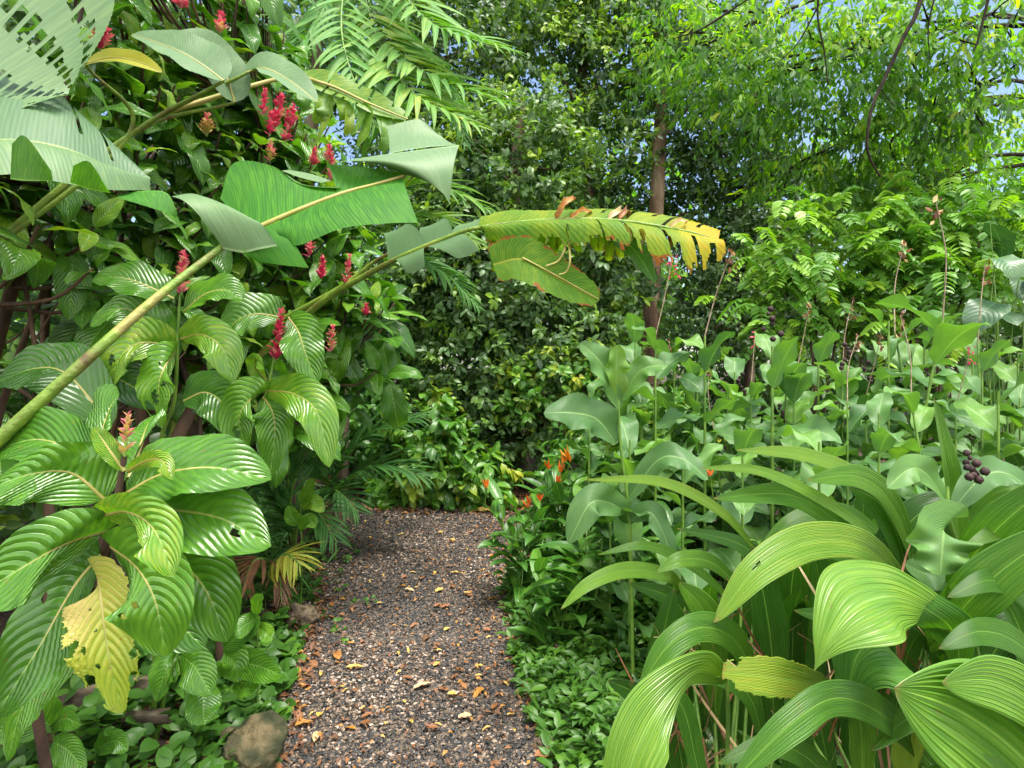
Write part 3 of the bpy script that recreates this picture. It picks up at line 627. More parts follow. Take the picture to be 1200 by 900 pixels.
bush('leafy_shrub', 'green shrub between the orange flowers and the dark tree', 'shrub', 720, 6.,
     [blob(720, 530, 6., 75, 55, .5), blob(790, 520, 6., 70, 60, .5), blob(680, 580, 5.9, 50, 30, .35)], 420, 9, .12, .15, tint=(.42, .12), young=.1, droop=.5, group='shrubs')

# feathery shrub of pinnate leaves
T_LF = [leaf_tpl(3, 2, .5, .6, .2, .3, q) for q in (.2, .6)]
def pinnate(label, x, d, spots, group, tint=.55, L=.34, lfl=.105):
    b = gp(x, d); t = thing('feathery_shrub', label, 'shrub', b, group)
    mbs, mbf = MB(), MB()
    for (px, py, dd, n) in spots:
        c = P(px, py, dd); tube(mbs, [b, (b + c) / 2 + rng.normal(0, .1, 3) + A3((0, 0, .2)), c], .018, .006, 5)
        for k in range(n):
            u = unit(A3((rng.normal(), rng.normal() - .5, rng.uniform(-.5, .8)))); s = c + rng.normal(0, .19, 3) * A3((1.2, 1, 1)); l = L * rng.uniform(.7, 1.2)
            q = [s, s + u * l * .5, s + u * l + A3((0, 0, -.5 * l))]; C = spline(q, 22); T = unit(np.gradient(C, axis=0))
            tube(mbf, q, .003, .0012, 4, 6, mat=1)
            ii = np.arange(4, 22, 2); tt = np.clip(rng.normal(tint, .1), 0, .68) if rng.random() > .3 else rng.uniform(.66, .84)
            for sg in (-1, 1):
                S = unit(np.cross(T[ii], (0, 0, 1))) * sg
                scatter(mbf, T_LF, C[ii], S * .9 + T[ii] * .45 + A3((0, 0, -.3)), A3((0, -.3, .9)) + rng.normal(0, .3, 3) + rng.normal(0, .25, (len(ii), 3)), lfl * (.7 + .5 * np.sin(np.linspace(.3, 3, len(ii)))), np.full(len(ii), tt))
    mbs.build('stems', M['wood'], t, origin=b); mbf.build('foliage', [M['pinnate'], M['stem']], t, origin=b)
    return t
pinnate('feathery shrub with fresh lime shoots behind the middle of the canna patch', 950, 6.4,
        [(900, 290, 6.2, 26), (950, 265, 6.3, 30), (1000, 280, 6.2, 30), (940, 320, 6., 26), (990, 330, 6., 26), (900, 340, 6.2, 22), (960, 370, 6., 22), (890, 390, 6.1, 16), (1010, 370, 6., 18)], 'feathery shrubs')
pinnate('feathery shrub of long dark leaflets beside the big-leaved dark plant', 1090, 6.,
        [(1050, 275, 6., 28), (1100, 285, 5.9, 30), (1060, 320, 5.8, 28), (1110, 330, 5.8, 28), (1150, 270, 5.9, 26), (1080, 245, 6.1, 22), (1150, 300, 5.7, 22), (1190, 260, 5.8, 22), (1050, 370, 5.8, 18)], 'feathery shrubs', tint=.45)

# big-leaved dark plant at the right
T_BIG = [leaf_tpl(8, 6, .35, .6, .36, .25, q, wave=.12, cup=.1) for q in (.7, 1.1, 1.5)]
b = gp(1190, 4.9); t = thing('big_leaved_plant', 'dark plant with large hanging glossy leaves right of the feathery shrubs', 'plant', b)
for i in range(18):
    c = P(rng.uniform(1130, 1290), rng.uniform(250, 410), rng.uniform(4.6, 5.3)); mb = MB()
    u = unit(A3((rng.normal(-.2, .5), rng.normal(-.5, .4), -.25)))
    mb2 = MB(); tube(mb, [b, (b + c) / 2 + A3((rng.normal(0, .1), 0, .25)), c], .008, .004, 5, mat=1)
    scatter(mb, T_BIG, [c], [u], [A3((rng.normal(0, .2), -.35, 1))], [rng.uniform(.28, .4)], [rng.uniform(.1, .6)])
    mb.build('leaf', [M['big_dark'], M['stem']], t)
# ------------------------------------------------------------------ flowering shrubs at the left (ribbed leaves, red spikes)
T_CL = [leaf_tpl(14, 8, .62, .85, asp, .22, q, wave=wv, wf=2.2, rib=.012, nrib=13, cup=.1, ph=p_) for asp, q, wv, p_ in ((.21, .8, .1, 0), (.2, 1.1, .16, 1), (.23, .6, .1, 2), (.21, 1.5, .15, 3), (.19, 1.2, .2, 4), (.22, 1.9, .2, 5))]
T_BR = [leaf_tpl(3, 2, .5, .7, .26, .4, q) for q in (-.2, .3)]
def spike(parent, base, length, tint=.15, up=(0, 0, 1), n=38, size=.034):
    mb = MB(); up = unit(A3(up)); tube(mb, [base, base + up * length], .003, .0015, 5, 6, mat=1)
    s = np.sort(rng.random(n)); a = np.arange(n) * 2.4; x = unit(np.cross(up, (.3, 1, .2))); y = np.cross(up, x)
    rad = (np.cos(a)[:, None] * x + np.sin(a)[:, None] * y)
    scatter(mb, T_BR, base + up * (s[:, None] * length), rad * (1.1 - .4 * s[:, None]) + up * .7 + rng.normal(0, .2, (n, 3)), up - rad * .3, size * (1.25 - .6 * s), np.clip(rng.normal(tint + .1, .24, n) + (.15 - .25 * s), 0, 1))
    return mb.build('flower_spike', [M['petal'], M['stem']], parent)
def shoot(mbl, mbs, tip, dirn, L, nn=3, tint=.4, root=None, top=True, yaw=None):
    """leafy end of a stem: nn opposite pairs"""
    d = unit(A3(dirn)); tip = A3(tip); gap = L * .32
    if root is not None: tube(mbs, [root, (A3(root) * .35 + tip * .65) + A3((0, 0, -.06)), tip], .009, .004, 6)
    else: tube(mbs, [tip - d * gap * nn - A3((0, 0, .1)), tip - d * gap * nn * .5, tip], .006, .004, 6)
    x = unit(np.cross(d, (.2, .9, .1))); y = np.cross(d, x); a0 = rng.uniform(0, 3.14) if yaw is None else yaw
    pos, dr, nr, ll, ti = [], [], [], [], []
    for k in range(nn):
        p = tip - d * gap * (k + .1); l = L * (.5 + .5 * min(1, k / 1.5)) * rng.uniform(.85, 1.1)
        for s in (0, math.pi):
            a = a0 + k * math.pi / 2 + s + rng.normal(0, .15); r = math.cos(a) * x + math.sin(a) * y
            el = .75 - .35 * k
            pos.append(p + r * .012); dr.append(r + d * el + A3((0, 0, -.12 * k))); nr.append(d + A3((0, 0, .8)) + rng.normal(0, .12, 3)); ll.append(l); ti.append(np.clip(tint + (.22 if k == 0 else 0) + rng.normal(0, .08), 0, .72))
    scatter(mbl, T_CL, pos, dr, nr, ll, ti)
def depth_left(x): return 1.75 + (max(x, -60) / 490)**1.1 * 2.1 if x > 0 else 1.75
def cloak(label, b, tips, L, group, flowers=(), seedtint=.4):
    t = thing('flowering_shrub', label, 'shrub', b, group); mbl, mbs = MB(), MB()
    b = A3(b); tp = A3([P(*q) for q in tips]); mains = []
    for c in tp[:: max(1, len(tp) // 8)]:
        e = c * .8 + b * .2; m_ = spline([b + A3((rng.normal(0, .12), rng.normal(0, .12), -.03)), b * .55 + e * .45 + A3((-.15, .1, .25)), e], 30); mains.append(m_); tube(mbs, m_[::5], .024, .01, 7)
    mains = np.vstack(mains)
    for (x, y, d) in tips:
        if x < 90 and y < 95: continue
        tip = P(x, y, d); cand = mains[mains[:, 2] < tip[2] - .05]; cand = mains if not len(cand) else cand; root = cand[np.argmin(np.linalg.norm(cand - tip, axis=1))]; dirn = unit(A3((.55, -.45, .75)) + rng.normal(0, .4, 3))
        shoot(mbl, mbs, tip, dirn, L * rng.uniform(.8, 1.15), 3 if rng.random() < .7 else 2, seedtint + rng.normal(0, .08), root=root)
    mbs.build('stems', M['wood'], t); mbl.build('foliage', M['cloak'], t)
    for fl in flowers:
        spike(t, P(*fl[:3]), fl[3], fl[4], A3((.12, -.1, 1)))
    return t
def inpoly(x, y, poly):
    c = False; j = len(poly) - 1
    for i in range(len(poly)):
        xi, yi = poly[i]; xj, yj = poly[j]
        if (yi > y) != (yj > y) and x < (xj - xi) * (y - yi) / (yj - yi) + xi: c = not c
        j = i
    return c
REG = [(-140, -120), (300, -120), (335, 40), (380, 130), (415, 220), (445, 300), (468, 350), (462, 410), (410, 480), (340, 480), (270, 480), (210, 430), (160, 400), (100, 340), (60, 280), (0, 240), (-140, 260)]
def tips_in(x0, x1, n, extra=0.):
    o = []
    pr = random.Random(int(x0 * 7 + n))
    while len(o) < n:
        x, y = pr.uniform(x0, x1), pr.uniform(-110, 480)
        if inpoly(x, y, REG) and all((x - q[0])**2 + (y - q[1])**2 > 13**2 for q in o): o.append((x, y, depth_left(x) + pr.uniform(-.15, .45) + extra))
    return o
cloak('tall flowering shrub with large ribbed leaves and red spikes, nearest the path edge', A3((-1.95, 4.3, 0)), tips_in(285, 480, 140), .31, 'flowering shrubs along the left of the path',
      [(322, 152, 2.75, .14, .12), (308, 138, 2.75, .12, .15), (335, 168, 2.75, .14, .2), (328, 140, 2.78, .11, .3), (316, 160, 2.7, .1, .1), (342, 150, 2.75, .1, .25), (316, 190, 2.7, .08, .65), (367, 195, 2.9, .08, .15), (387, 213, 2.9, .11, .12), (406, 337, 2.75, .15, .5), (376, 328, 2.7, .1, .05), (362, 302, 2.7, .09, .3), (387, 414, 2.7, .12, .55), (384, 190, 2.9, .07, .2), (428, 372, 3.1, .06, .1)])
cloak('broad flowering shrub with red spikes behind the bare arching leaf stalk', A3((-2.05, 3.2, 0)), tips_in(130, 300, 120), .285, 'flowering shrubs along the left of the path',
      [(325, 422, 2.55, .21, .08), (212, 345, 2.15, .14, .4), (258, 40, 2.3, .07, .3), (242, 160, 2.2, .07, .85), (212, 12, 2.3, .05, .3)])
cloak('flowering shrub with ribbed leaves behind the torn banana leaf', A3((-2.1, 2.3, 0)), tips_in(-130, 130, 110), .275, 'flowering shrubs along the left of the path',
      [(120, 50, 1.75, .04, .2), (117, 60, 1.75, .04, .35)])
# depth behind: shaded back shrubs
t_b = [(pr.uniform(-160, 380), pr.uniform(-60, 560), 0) for pr in [random.Random(5)] for _ in range(150)]
cloak('shaded shrub at the back of the left bed with dark leaves', A3((-3.1, 4.4, 0)), [(x, y, depth_left(x) + 1.0 + rng.random() * .9) for x, y, _ in t_b if x < 340], .3, 'flowering shrubs along the left of the path', seedtint=.2)

# bare woody stems in the shade of the left bed
for lab, pts, r in (('thick leaning brown stem in the shade of the flowering shrub', [(150, 640, 2.7), (195, 540, 2.75), (228, 470, 2.8), (262, 380, 2.9)], .035),
                    ('reddish brown stem forking under the chewed leaf', [(262, 600, 2.9), (245, 540, 2.9), (225, 500, 2.95), (200, 420, 3.)], .03),
                    ('dark upright stem at the back of the left bed', [(58, 640, 2.6), (55, 480, 2.6), (52, 400, 2.6), (60, 250, 2.6)], .022),
                    ('thin dark sapling stem near the edge of the left bed', [(60, 520, 2.2), (40, 400, 2.2), (30, 340, 2.2), (10, 280, 2.2)], .009),
                    ('pale brown slanting stem below the banana leaf', [(165, 420, 2.9), (140, 320, 2.9), (118, 270, 2.9), (95, 220, 2.9)], .03),
                    ('brown stem beside the slanting stem under the banana leaf', [(120, 440, 3.), (100, 330, 3.), (85, 260, 3.), (70, 220, 3.)], .028),
                    ('tall mottled stem beside the young palms', [(345, 640, 4.4), (340, 560, 4.4), (338, 480, 4.4), (350, 380, 4.4)], .035)):
    q = [P(*p) for p in pts]; q = [A3((q[0][0], q[0][1], float(gz(q[0][0], q[0][1])) - .02))] + q
    tg = thing('shrub_stem', lab, 'stem', q[0], 'bare stems in the left bed'); mb = MB(); rough_tube(mb, q, r, r * .7, 10, 30, seed=r * 100); mb.build('bark', M['wood'], tg)
    mb = MB()
    for k in range(3):
        i = rng.integers(1, 4); e = q[i] + A3((rng.normal(0, .2), rng.normal(0, .2), rng.uniform(.2, .5))); tube(mb, [q[i], (q[i] + e) / 2 + rng.normal(0, .03, 3), e], r * .45, r * .2, 6)
    mb.build('side_branch', M['wood'], tg)

# leaves of the near shrub one by one
def stalked(parent, path, mat='cloak', **k):
    mb = MB(); C, S = hero(mb, path, **k); lf = mb.build('leaf', M[mat], parent)
    mb = MB(); ii = np.linspace(0, len(C) - 4, 14).astype(int); Tn = unit(np.gradient(C, axis=0)); N = unit(np.cross(S, Tn))
    tube(mb, C[ii] - N[ii] * .0015, .0045, .0012, 6, 26); mb.build('midrib', M['rib'], lf)
    return lf
nb = P(133, 620, 1.15)
fs = thing('flowering_shrub', 'near flowering shrub with very large ribbed leaves and a pale pink bud spike', 'shrub', A3((-1.2, 1.7, 0)), 'flowering shrubs along the left of the path')
mb = MB(); tube(mb, [A3((-1.2, 1.7, -.02)), P(40, 800, 1.45), P(95, 700, 1.25), P(122, 645, 1.17), P(136, 590, 1.12), P(146, 535, 1.1)], .014, .005, 8, 40); mb.build('stem', M['wood'], fs)
K = dict(rib=.05, nrib=13, fold=.18, wave=.12, a=.6, b=.72)
for pth, kw in ((((122, 585, 1.12), (85, 555, 1.1), (40, 555, 1.06), (-20, 575, 1.02)), dict(hw=42, tilt=.7, tint=.45, seed=1)),
                (((128, 575, 1.14), (95, 535, 1.2), (45, 515, 1.25), (-15, 530, 1.28)), dict(hw=36, tilt=.8, tint=.3, seed=2)),
                (((148, 578, 1.12), (190, 556, 1.1), (250, 548, 1.1), (318, 562, 1.12)), dict(hw=34, tilt=.9, tint=.35, seed=3, lr=(1, 1))),
                (((150, 600, 1.14), (200, 598, 1.12), (260, 608, 1.1), (318, 640, 1.08)), dict(hw=44, tilt=.6, tint=.38, seed=4, holes=((.78, .25, .11),))),
                (((124, 603, 1.08), (150, 600, 1.02), (180, 620, .98), (204, 676, .96)), dict(hw=35, tilt=.45, tint=.62, seed=5)),
                (((124, 622, 1.12), (80, 636, 1.06), (35, 660, 1.02), (-40, 706, .99)), dict(hw=53, tilt=.4, tint=.4, seed=6)),
                (((118, 650, 1.16), (85, 690, 1.12), (45, 760, 1.08), (-6, 840, 1.06)), dict(hw=52, tilt=.3, tint=.22, seed=7, holes=((.5, .5, .08),))),
                (((130, 640, 1.1), (160, 665, 1.05), (182, 705, 1.03), (194, 770, 1.04)), dict(hw=50, tilt=.3, tint=.47, seed=8, holes=((.62, .4, .1), (.68, .7, .09), (.3, .1, .04)))),
                (((150, 630, 1.16), (205, 655, 1.14), (240, 690, 1.13), (266, 752, 1.14)), dict(hw=42, tilt=.45, tint=.4, seed=9)),
                (((128, 570, 1.18), (118, 520, 1.24), (128, 480, 1.28), (140, 462, 1.3)), dict(hw=30, tilt=.6, tint=.35, seed=10)),
                (((150, 560, 1.16), (165, 520, 1.22), (172, 500, 1.26), (182, 486, 1.3)), dict(hw=24, tilt=.6, tint=.35, seed=11)),
                (((150, 552, 1.1), (172, 540, 1.06), (190, 540, 1.04), (203, 562, 1.03)), dict(hw=13, tilt=.5, tint=.7, seed=12)),
                (((146, 552, 1.1), (130, 530, 1.1), (118, 512, 1.1), (110, 500, 1.1)), dict(hw=10, tilt=.5, tint=.62, seed=13)),
                (((118, 700, 1.2), (70, 770, 1.22), (30, 820, 1.2), (8, 892, 1.18)), dict(hw=34, tilt=.4, tint=.42, seed=14)),
                (((110, 720, 1.3), (150, 730, 1.32), (200, 728, 1.32), (240, 760, 1.32)), dict(hw=36, tilt=.7, tint=.15, seed=15))):
    kk = dict(K); kk.update(kw); stalked(fs, pth, **kk)
lf = stalked(fs, ((112, 655, 1.13), (118, 700, 1.08), (126, 760, 1.06), (143, 836, 1.06)), 'oldcloak', hw=40, tilt=.25, rib=.03, fold=.15, wave=.15, a=.75, b=.7, tint=lambda t, a: np.clip(.5 + .4 * np.clip(a * 1.5, 0, 1) * np.exp(-((t - .42) / .2)**2) - .55 * (t - .35) + 0 * a, 0, 1), seed=21, ragged=.12, nl=110, nc=48,
        holes=((.60, .72, .1), (.64, .55, .08), (.62, .9, .14), (.72, -.8, .13), (.68, -.95, .15), (.80, .75, .16), (.88, .9, .25), (.84, -.75, .15), (.92, -.9, .3), (.4, .3, .04), (.52, -.35, .05), (.55, .2, .04), (.74, .35, .07), (.5, .98, .1), (.35, -.97, .07)))
lf['label'] = 'yellowing ragged leaf with chewed holes'
spike(fs, P(146, 535, 1.1), .072, .78, A3((.08, 0, 1)), n=26, size=.022)

# second rank of single leaves in front of the broad shrub
fs2 = thing('flowering_shrub', 'flowering shrub with chewed drooping leaves behind the near one', 'shrub', A3((-1.4, 2.4, float(gz(-1.4, 2.4)))), 'flowering shrubs along the left of the path')
mb = MB(); g0 = A3((-1.4, 2.4, -.02))
for e in (((185, 560, 2.05), (204, 470, 1.92), (208, 400, 1.86), (211, 345, 1.84)), ((235, 600, 2.3), (290, 520, 2.15), (312, 460, 2.1), (322, 415, 2.1))):
    tube(mb, [g0] + [P(*q) for q in e], .009, .0035, 7, 30)
mb.build('stem', M['stem'], fs2)
for pth, kw in ((((202, 405, 1.86), (165, 402, 1.8), (140, 420, 1.77), (128, 462, 1.76)), dict(hw=30, tilt=.5, tint=.64, seed=31, holes=((.72, .3, .12),))),
                (((205, 412, 1.86), (192, 432, 1.8), (186, 455, 1.78), (190, 502, 1.78)), dict(hw=30, tilt=.35, tint=.55, seed=32, holes=((.6, -.3, .14), (.75, .2, .16), (.35, .3, .06), (.85, .6, .25)))),
                (((212, 397, 1.86), (236, 392, 1.8), (260, 408, 1.76), (274, 448, 1.75)), dict(hw=24, tilt=.5, tint=.6, seed=33)),
                (((203, 395, 1.88), (170, 372, 1.84), (140, 362, 1.8), (105, 382, 1.78)), dict(hw=22, tilt=.7, tint=.45, seed=34)),
                (((204, 350, 1.86), (172, 335, 1.84), (140, 325, 1.84), (108, 328, 1.84)), dict(hw=20, tilt=.8, tint=.35, seed=35)),
                (((215, 365, 1.86), (240, 345, 1.84), (265, 340, 1.84), (285, 352, 1.84)), dict(hw=18, tilt=.8, tint=.5, seed=36)),
                (((303, 462, 2.1), (292, 470, 2.04), (280, 490, 2.02), (290, 528, 2.02)), dict(hw=29, tilt=.3, tint=.5, seed=37, holes=((.8, .3, .15),))),
                (((308, 465, 2.1), (318, 480, 2.08), (322, 505, 2.08), (316, 560, 2.08)), dict(hw=22, tilt=.35, tint=.45, seed=38)),
                (((312, 458, 2.1), (345, 462, 2.04), (372, 485, 2.), (386, 548, 1.98)), dict(hw=24, tilt=.5, tint=.58, seed=39)),
                (((338, 372, 2.15), (350, 390, 2.1), (358, 415, 2.08), (372, 450, 2.08)), dict(hw=24, tilt=.4, tint=.42, seed=40)),
                (((330, 372, 2.2), (300, 368, 2.16), (275, 378, 2.14), (262, 402, 2.12)), dict(hw=26, tilt=.6, tint=.4, seed=41)),
                (((312, 445, 2.1), (300, 430, 2.08), (300, 422, 2.06), (310, 432, 2.02)), dict(hw=12, tilt=.5, tint=.6, seed=42)),
                (((215, 470, 2.1), (240, 460, 2.1), (262, 475, 2.08), (280, 520, 2.06)), dict(hw=26, tilt=.6, tint=.2, seed=43)),
                (((130, 500, 1.7), (80, 440, 1.7), (40, 432, 1.68), (-10, 452, 1.66)), dict(hw=30, tilt=.8, tint=.15, seed=44)),
                (((60, 470, 1.8), (110, 440, 1.82), (150, 450, 1.84), (185, 480, 1.86)), dict(hw=26, tilt=.8, tint=.1, seed=45))):
    kk = dict(K); kk.update(kw); stalked(fs2, pth, **kk)
spike(fs2, P(213, 346, 1.84), .12, .4, A3((.05, 0, 1)), n=44, size=.03); spike(fs2, P(322, 425, 2.1), .175, .1, A3((.12, 0, 1)), n=50, size=.036)

# ------------------------------------------------------------------ banana plants
def midrib(parent, pts, r0, r1, mat='petiole', name='petiole'):
    mb = MB(); tube(mb, [P(*q) for q in pts], r0, r1, 10, 50, power=.8); return mb.build(name, M[mat], parent)
bp = thing('banana_plant', 'banana plant whose long bare stalk carries a folded leaf across the shrub', 'banana plant', A3((-1.5, 1.25, float(gz(-1.5, 1.25)))), 'banana plants')
mb = MB(); rough_tube(mb, [A3((-1.5, 1.25, 0)), A3((-1.5, 1.27, .5)), A3((-1.4, 1.3, 1.0))], .1, .05, amp=.04); mb.build('pseudostem', M['petiole'], bp)
lf = MB()
# upper half, seen from below
RIB = dict(rib=.0025, nrib=46)
mid = [(262, 288, 1.52), (300, 268, 1.56), (350, 246, 1.6), (400, 227, 1.64), (440, 215, 1.68), (474, 204, 1.7)]
top = [(262, 240, 1.66), (272, 200, 1.72), (305, 190, 1.74), (342, 202, 1.72), (376, 214, 1.7), (386, 192, 1.68), (430, 196, 1.7), (474, 200, 1.7)]
mm = spline([P(*q) for q in mid], 8); tt = spline([P(*q) for q in top], 8)
def sheet3(mb, A, B, nu=50, nv=16, bulge=(0, 0, 0), u0=0., u1=1., rib=.0006, nrib=30, flip=False, keepf=None, tint=.4, v1=1., mat=0):
    a, b = spline(A, nu + 1), spline(B, nu + 1); s = np.linspace(0, 1, nv + 1)[None, :, None]
    G = a[:, None] * (1 - s) + b[:, None] * s + A3(bulge) * np.sin(np.pi * s)
    t = np.linspace(0, 1, nu + 1)[:, None]; al = np.linspace(0, 1, nv + 1)[None]
    if flip: pass
    N = unit(np.cross(np.gradient(G, axis=1), np.gradient(G, axis=0)))
    G = G + N * (rib * np.abs(np.sin(np.pi * nrib * t)) * np.clip(al * 5, 0, 1))[..., None]
    UV = np.stack(np.broadcast_arrays(.5 + (v1 - .5) * al, u0 + (u1 - u0) * t), -1).reshape(-1, 2); Fc = grid_faces(nu, nv)
    if keepf is not None:
        fi = np.arange(len(Fc)); Fc = Fc[keepf((fi // nv + .5) / nu, (fi % nv + .5) / nv)]
    if flip: Fc = Fc[:, ::-1]
    mb.add(G.reshape(-1, 3), Fc, UV, tint, mat)
PP = lambda L: [P(*q) for q in L]
lf = MB()
sheet3(lf, PP([(268, 286, 1.52), (320, 260, 1.56), (365, 240, 1.6), (400, 227, 1.64)]), PP([(258, 232, 1.68), (274, 191, 1.74), (318, 194, 1.72), (352, 216, 1.68), (398, 221, 1.65)]), bulge=(0, .03, .02))
sheet3(lf, PP([(396, 229, 1.64), (430, 217, 1.67), (474, 206, 1.7)]), PP([(384, 192, 1.68), (430, 196, 1.71), (476, 203, 1.7)]), bulge=(0, .01, 0), nu=24)
# lower half, seen from below
sheet3(lf, PP([(330, 257, 1.57), (370, 240, 1.6), (400, 227, 1.64), (440, 216, 1.67), (472, 207, 1.7)]), PP([(332, 284, 1.5), (352, 287, 1.47), (400, 268, 1.48), (450, 262, 1.5), (490, 261, 1.53)]), bulge=(0, -.03, 0), flip=True)
sheet3(lf, PP([(272, 288, 1.52), (300, 270, 1.54), (328, 258, 1.56)]), PP([(300, 306, 1.48), (325, 310, 1.47), (362, 314, 1.46)]), bulge=(0, -.02, .01), nu=30, flip=True)
lfo = lf.build('leaf', M['banana'], bp)
lf = MB()   # pale upper faces: the folded-over end and the near lobe
sheet3(lf, PP([(384, 192, 1.68), (430, 184, 1.7), (490, 176, 1.74), (538, 170, 1.78)]), PP([(474, 204, 1.69), (498, 212, 1.66), (518, 226, 1.66), (527, 240, 1.68)]), bulge=(.0, -.03, .01), nrib=24)
sheet3(lf, PP([(536, 170, 1.79), (505, 172, 1.76), (475, 176, 1.74), (456, 180, 1.72)]), PP([(512, 155, 1.86), (497, 143, 1.88), (486, 140, 1.88), (453, 148, 1.86)]), bulge=(.0, .02, .0), nrib=14, nu=26)
sheet3(lf, PP([(262, 292, 1.5), (285, 296, 1.48), (305, 292, 1.46), (325, 288, 1.45)]), PP([(200, 230, 1.5), (228, 227, 1.55), (258, 240, 1.56), (290, 266, 1.53)]), bulge=(0, -.02, .03), nrib=22, flip=True)
sheet3(lf, PP([(330, 200, 1.74), (352, 208, 1.73), (376, 214, 1.71)]), PP([(338, 199, 1.82), (362, 203, 1.8), (388, 212, 1.76)]), nu=20, nrib=10, flip=True)
lf.build('pale_fold', M['banana_pale'], lfo)
midrib(lfo, [(-40, 550, 1.25), (0, 514, 1.26), (90, 432, 1.3), (180, 352, 1.4), (262, 288, 1.52)], .0175, .0085)
midrib(lfo, [(262, 288, 1.52), (300, 268, 1.54), (350, 246, 1.585), (400, 227, 1.63), (440, 216, 1.66), (474, 206, 1.69)], .0085, .004, 'rib', 'midrib')

# torn banana leaf hanging in from above
bp2 = thing('banana_plant', 'banana plant with a big tattered grey-green leaf hanging over the shrub', 'banana plant', A3((-1.9, 1.7, float(gz(-1.9, 1.7)))), 'banana plants')
mb = MB(); rough_tube(mb, [A3((-1.9, 1.7, 0)), A3((-1.92, 1.68, 1.)), A3((-1.9, 1.65, 2.1))], .11, .06, amp=.04); mb.build('pseudostem', M['petiole'], bp2)
r_ = np.random.default_rng(4)
slot = r_.random((200, 24)) < .5
def slots(t, v):
    i = np.floor(t * 60).astype(int); k = np.floor(v * 9).astype(int)
    band = (np.sin(v * 26 + 1 + .6 * np.sin(t * 5)) > -.1) & (v > .08) & (v < .93)
    return ~(band & (i % 3 != 0) & (slot[i % 200, k] | (np.sin(v * 26 + 1) > .6)))
mb = MB(); sheet3(mb, PP([(-230, 80, 1.3), (-150, 130, 1.34), (-60, 150, 1.4), (70, 112, 1.5)]), PP([(-60, -200, 1.6), (60, -140, 1.66), (134, -10, 1.64), (78, 112, 1.52)]), nu=120, nv=44, keepf=slots, nrib=60, rib=.002, bulge=(0, .04, .02), flip=True)
l1 = mb.build('leaf', M['banana_pale'], bp2); l1['label'] = 'tattered leaf with rows of slots torn through it'
mb = MB()
sheet3(mb, PP([(-90, 178, 1.3), (0, 166, 1.36), (70, 174, 1.44), (130, 198, 1.52), (176, 222, 1.58)]), PP([(-90, 70, 1.6), (0, 88, 1.62), (60, 104, 1.62), (100, 140, 1.62), (176, 221, 1.6)]), bulge=(0, 0, .03), keepf=lambda t, v: ~((np.abs(t - .62) < .012) & (v > .25)) & ~((np.abs(t - .78) < .01) & (v > .15)), nu=90, flip=True, tint=-.05)
sheet3(mb, PP([(-90, 178, 1.3), (0, 166, 1.36), (70, 174, 1.44), (130, 198, 1.52), (176, 222, 1.58)]), PP([(-90, 230, 1.2), (0, 205, 1.26), (60, 212, 1.32), (120, 222, 1.42), (176, 223, 1.56)]), bulge=(0, 0, .03), nu=60)
l2 = mb.build('leaf', M['banana_pale'], bp2)
mb = MB()
sheet3(mb, PP([(12, 210, 1.25), (30, 212, 1.26), (62, 212, 1.29)]), PP([(14, 168, 1.24), (30, 160, 1.25), (60, 200, 1.28)]), nu=24, flip=True)
sheet3(mb, PP([(82, 214, 1.32), (105, 222, 1.36), (130, 226, 1.4)]), PP([(86, 194, 1.3), (105, 190, 1.34), (126, 222, 1.38)]), nu=24, flip=True)
sheet3(mb, PP([(138, 228, 1.5), (165, 224, 1.52), (195, 226, 1.54), (208, 250, 1.52)]), PP([(138, 232, 1.44), (165, 240, 1.46), (190, 248, 1.5), (206, 255, 1.52)]), nu=24, flip=True)
mb.build('curled_edge', M['banana'], l2)
midrib(l2, [(-90, 178, 1.3), (0, 166, 1.355), (70, 174, 1.435), (130, 198, 1.515), (176, 222, 1.575)], .007, .002, 'rib', 'midrib')
midrib(l2, [(-170, 420, 1.5), (-140, 260, 1.35), (-90, 178, 1.3)], .014, .008)
# broad dark leaves further up in the shrub
for pth, kw in ((((262, 95, 1.9), (235, 75, 1.9), (205, 58, 1.9), (155, 40, 1.9)), dict(hw=26, tilt=.9, tint=.3, seed=51)),
                (((275, 120, 2.), (262, 85, 2.), (230, 50, 1.98), (200, 40, 1.95)), dict(hw=22, tilt=.8, tint=.35, seed=52)),
                (((290, 85, 2.), (310, 80, 1.98), (340, 95, 1.95), (372, 120, 1.92)), dict(hw=20, tilt=.9, tint=.35, seed=53)),
                (((100, 75, 1.8), (130, 68, 1.8), (160, 72, 1.8), (190, 85, 1.8)), dict(hw=12, tilt=.6, tint=.95, seed=54))):
    mb = MB(); C, S = hero(mb, pth, a=.45, b=.6, fold=.3, rib=.02, nrib=26, wave=.05, **kw); q = mb.build('leaf', M['banana_pale' if kw['tint'] < .5 else 'banana'], bp2)
    midrib(q, pth, .004, .0015, 'rib', 'midrib'); midrib(q, [(-60, 330, 1.8), (150, 160, 1.95), pth[0]], .01, .005)
# yellow-green fan of torn strips above the folded leaf
l3m = MB(); r3 = np.random.default_rng(31)
hero(l3m, [(330, 92, 2.3), (380, 98, 2.3), (430, 120, 2.3), (478, 140, 2.3)], hw=16, tilt=.6, a=.4, b=.4, tint=.6, seed=3, rib=.02, nrib=24, tear=.5)
for k in range(11):
    x0 = 346 + k * 11.5 + r3.normal(0, 3); y0 = 97 + k * 3.6; ln = r3.uniform(28, 68); q = r3.normal(0, 7)
    hero(l3m, [(x0, y0, 2.31), (x0 + 9 + q * .3, y0 + ln * .3, 2.28), (x0 + 7 + q, y0 + ln * .7, 2.26), (x0 + q * 1.6, y0 + ln, 2.27)], hw=r3.uniform(5, 10), tilt=r3.uniform(.1, .8), a=.25, b=r3.uniform(.3, .7), tint=r3.uniform(.45, .72), fold=r3.uniform(0, .5), wave=.15, seed=k, nl=16, nc=4)
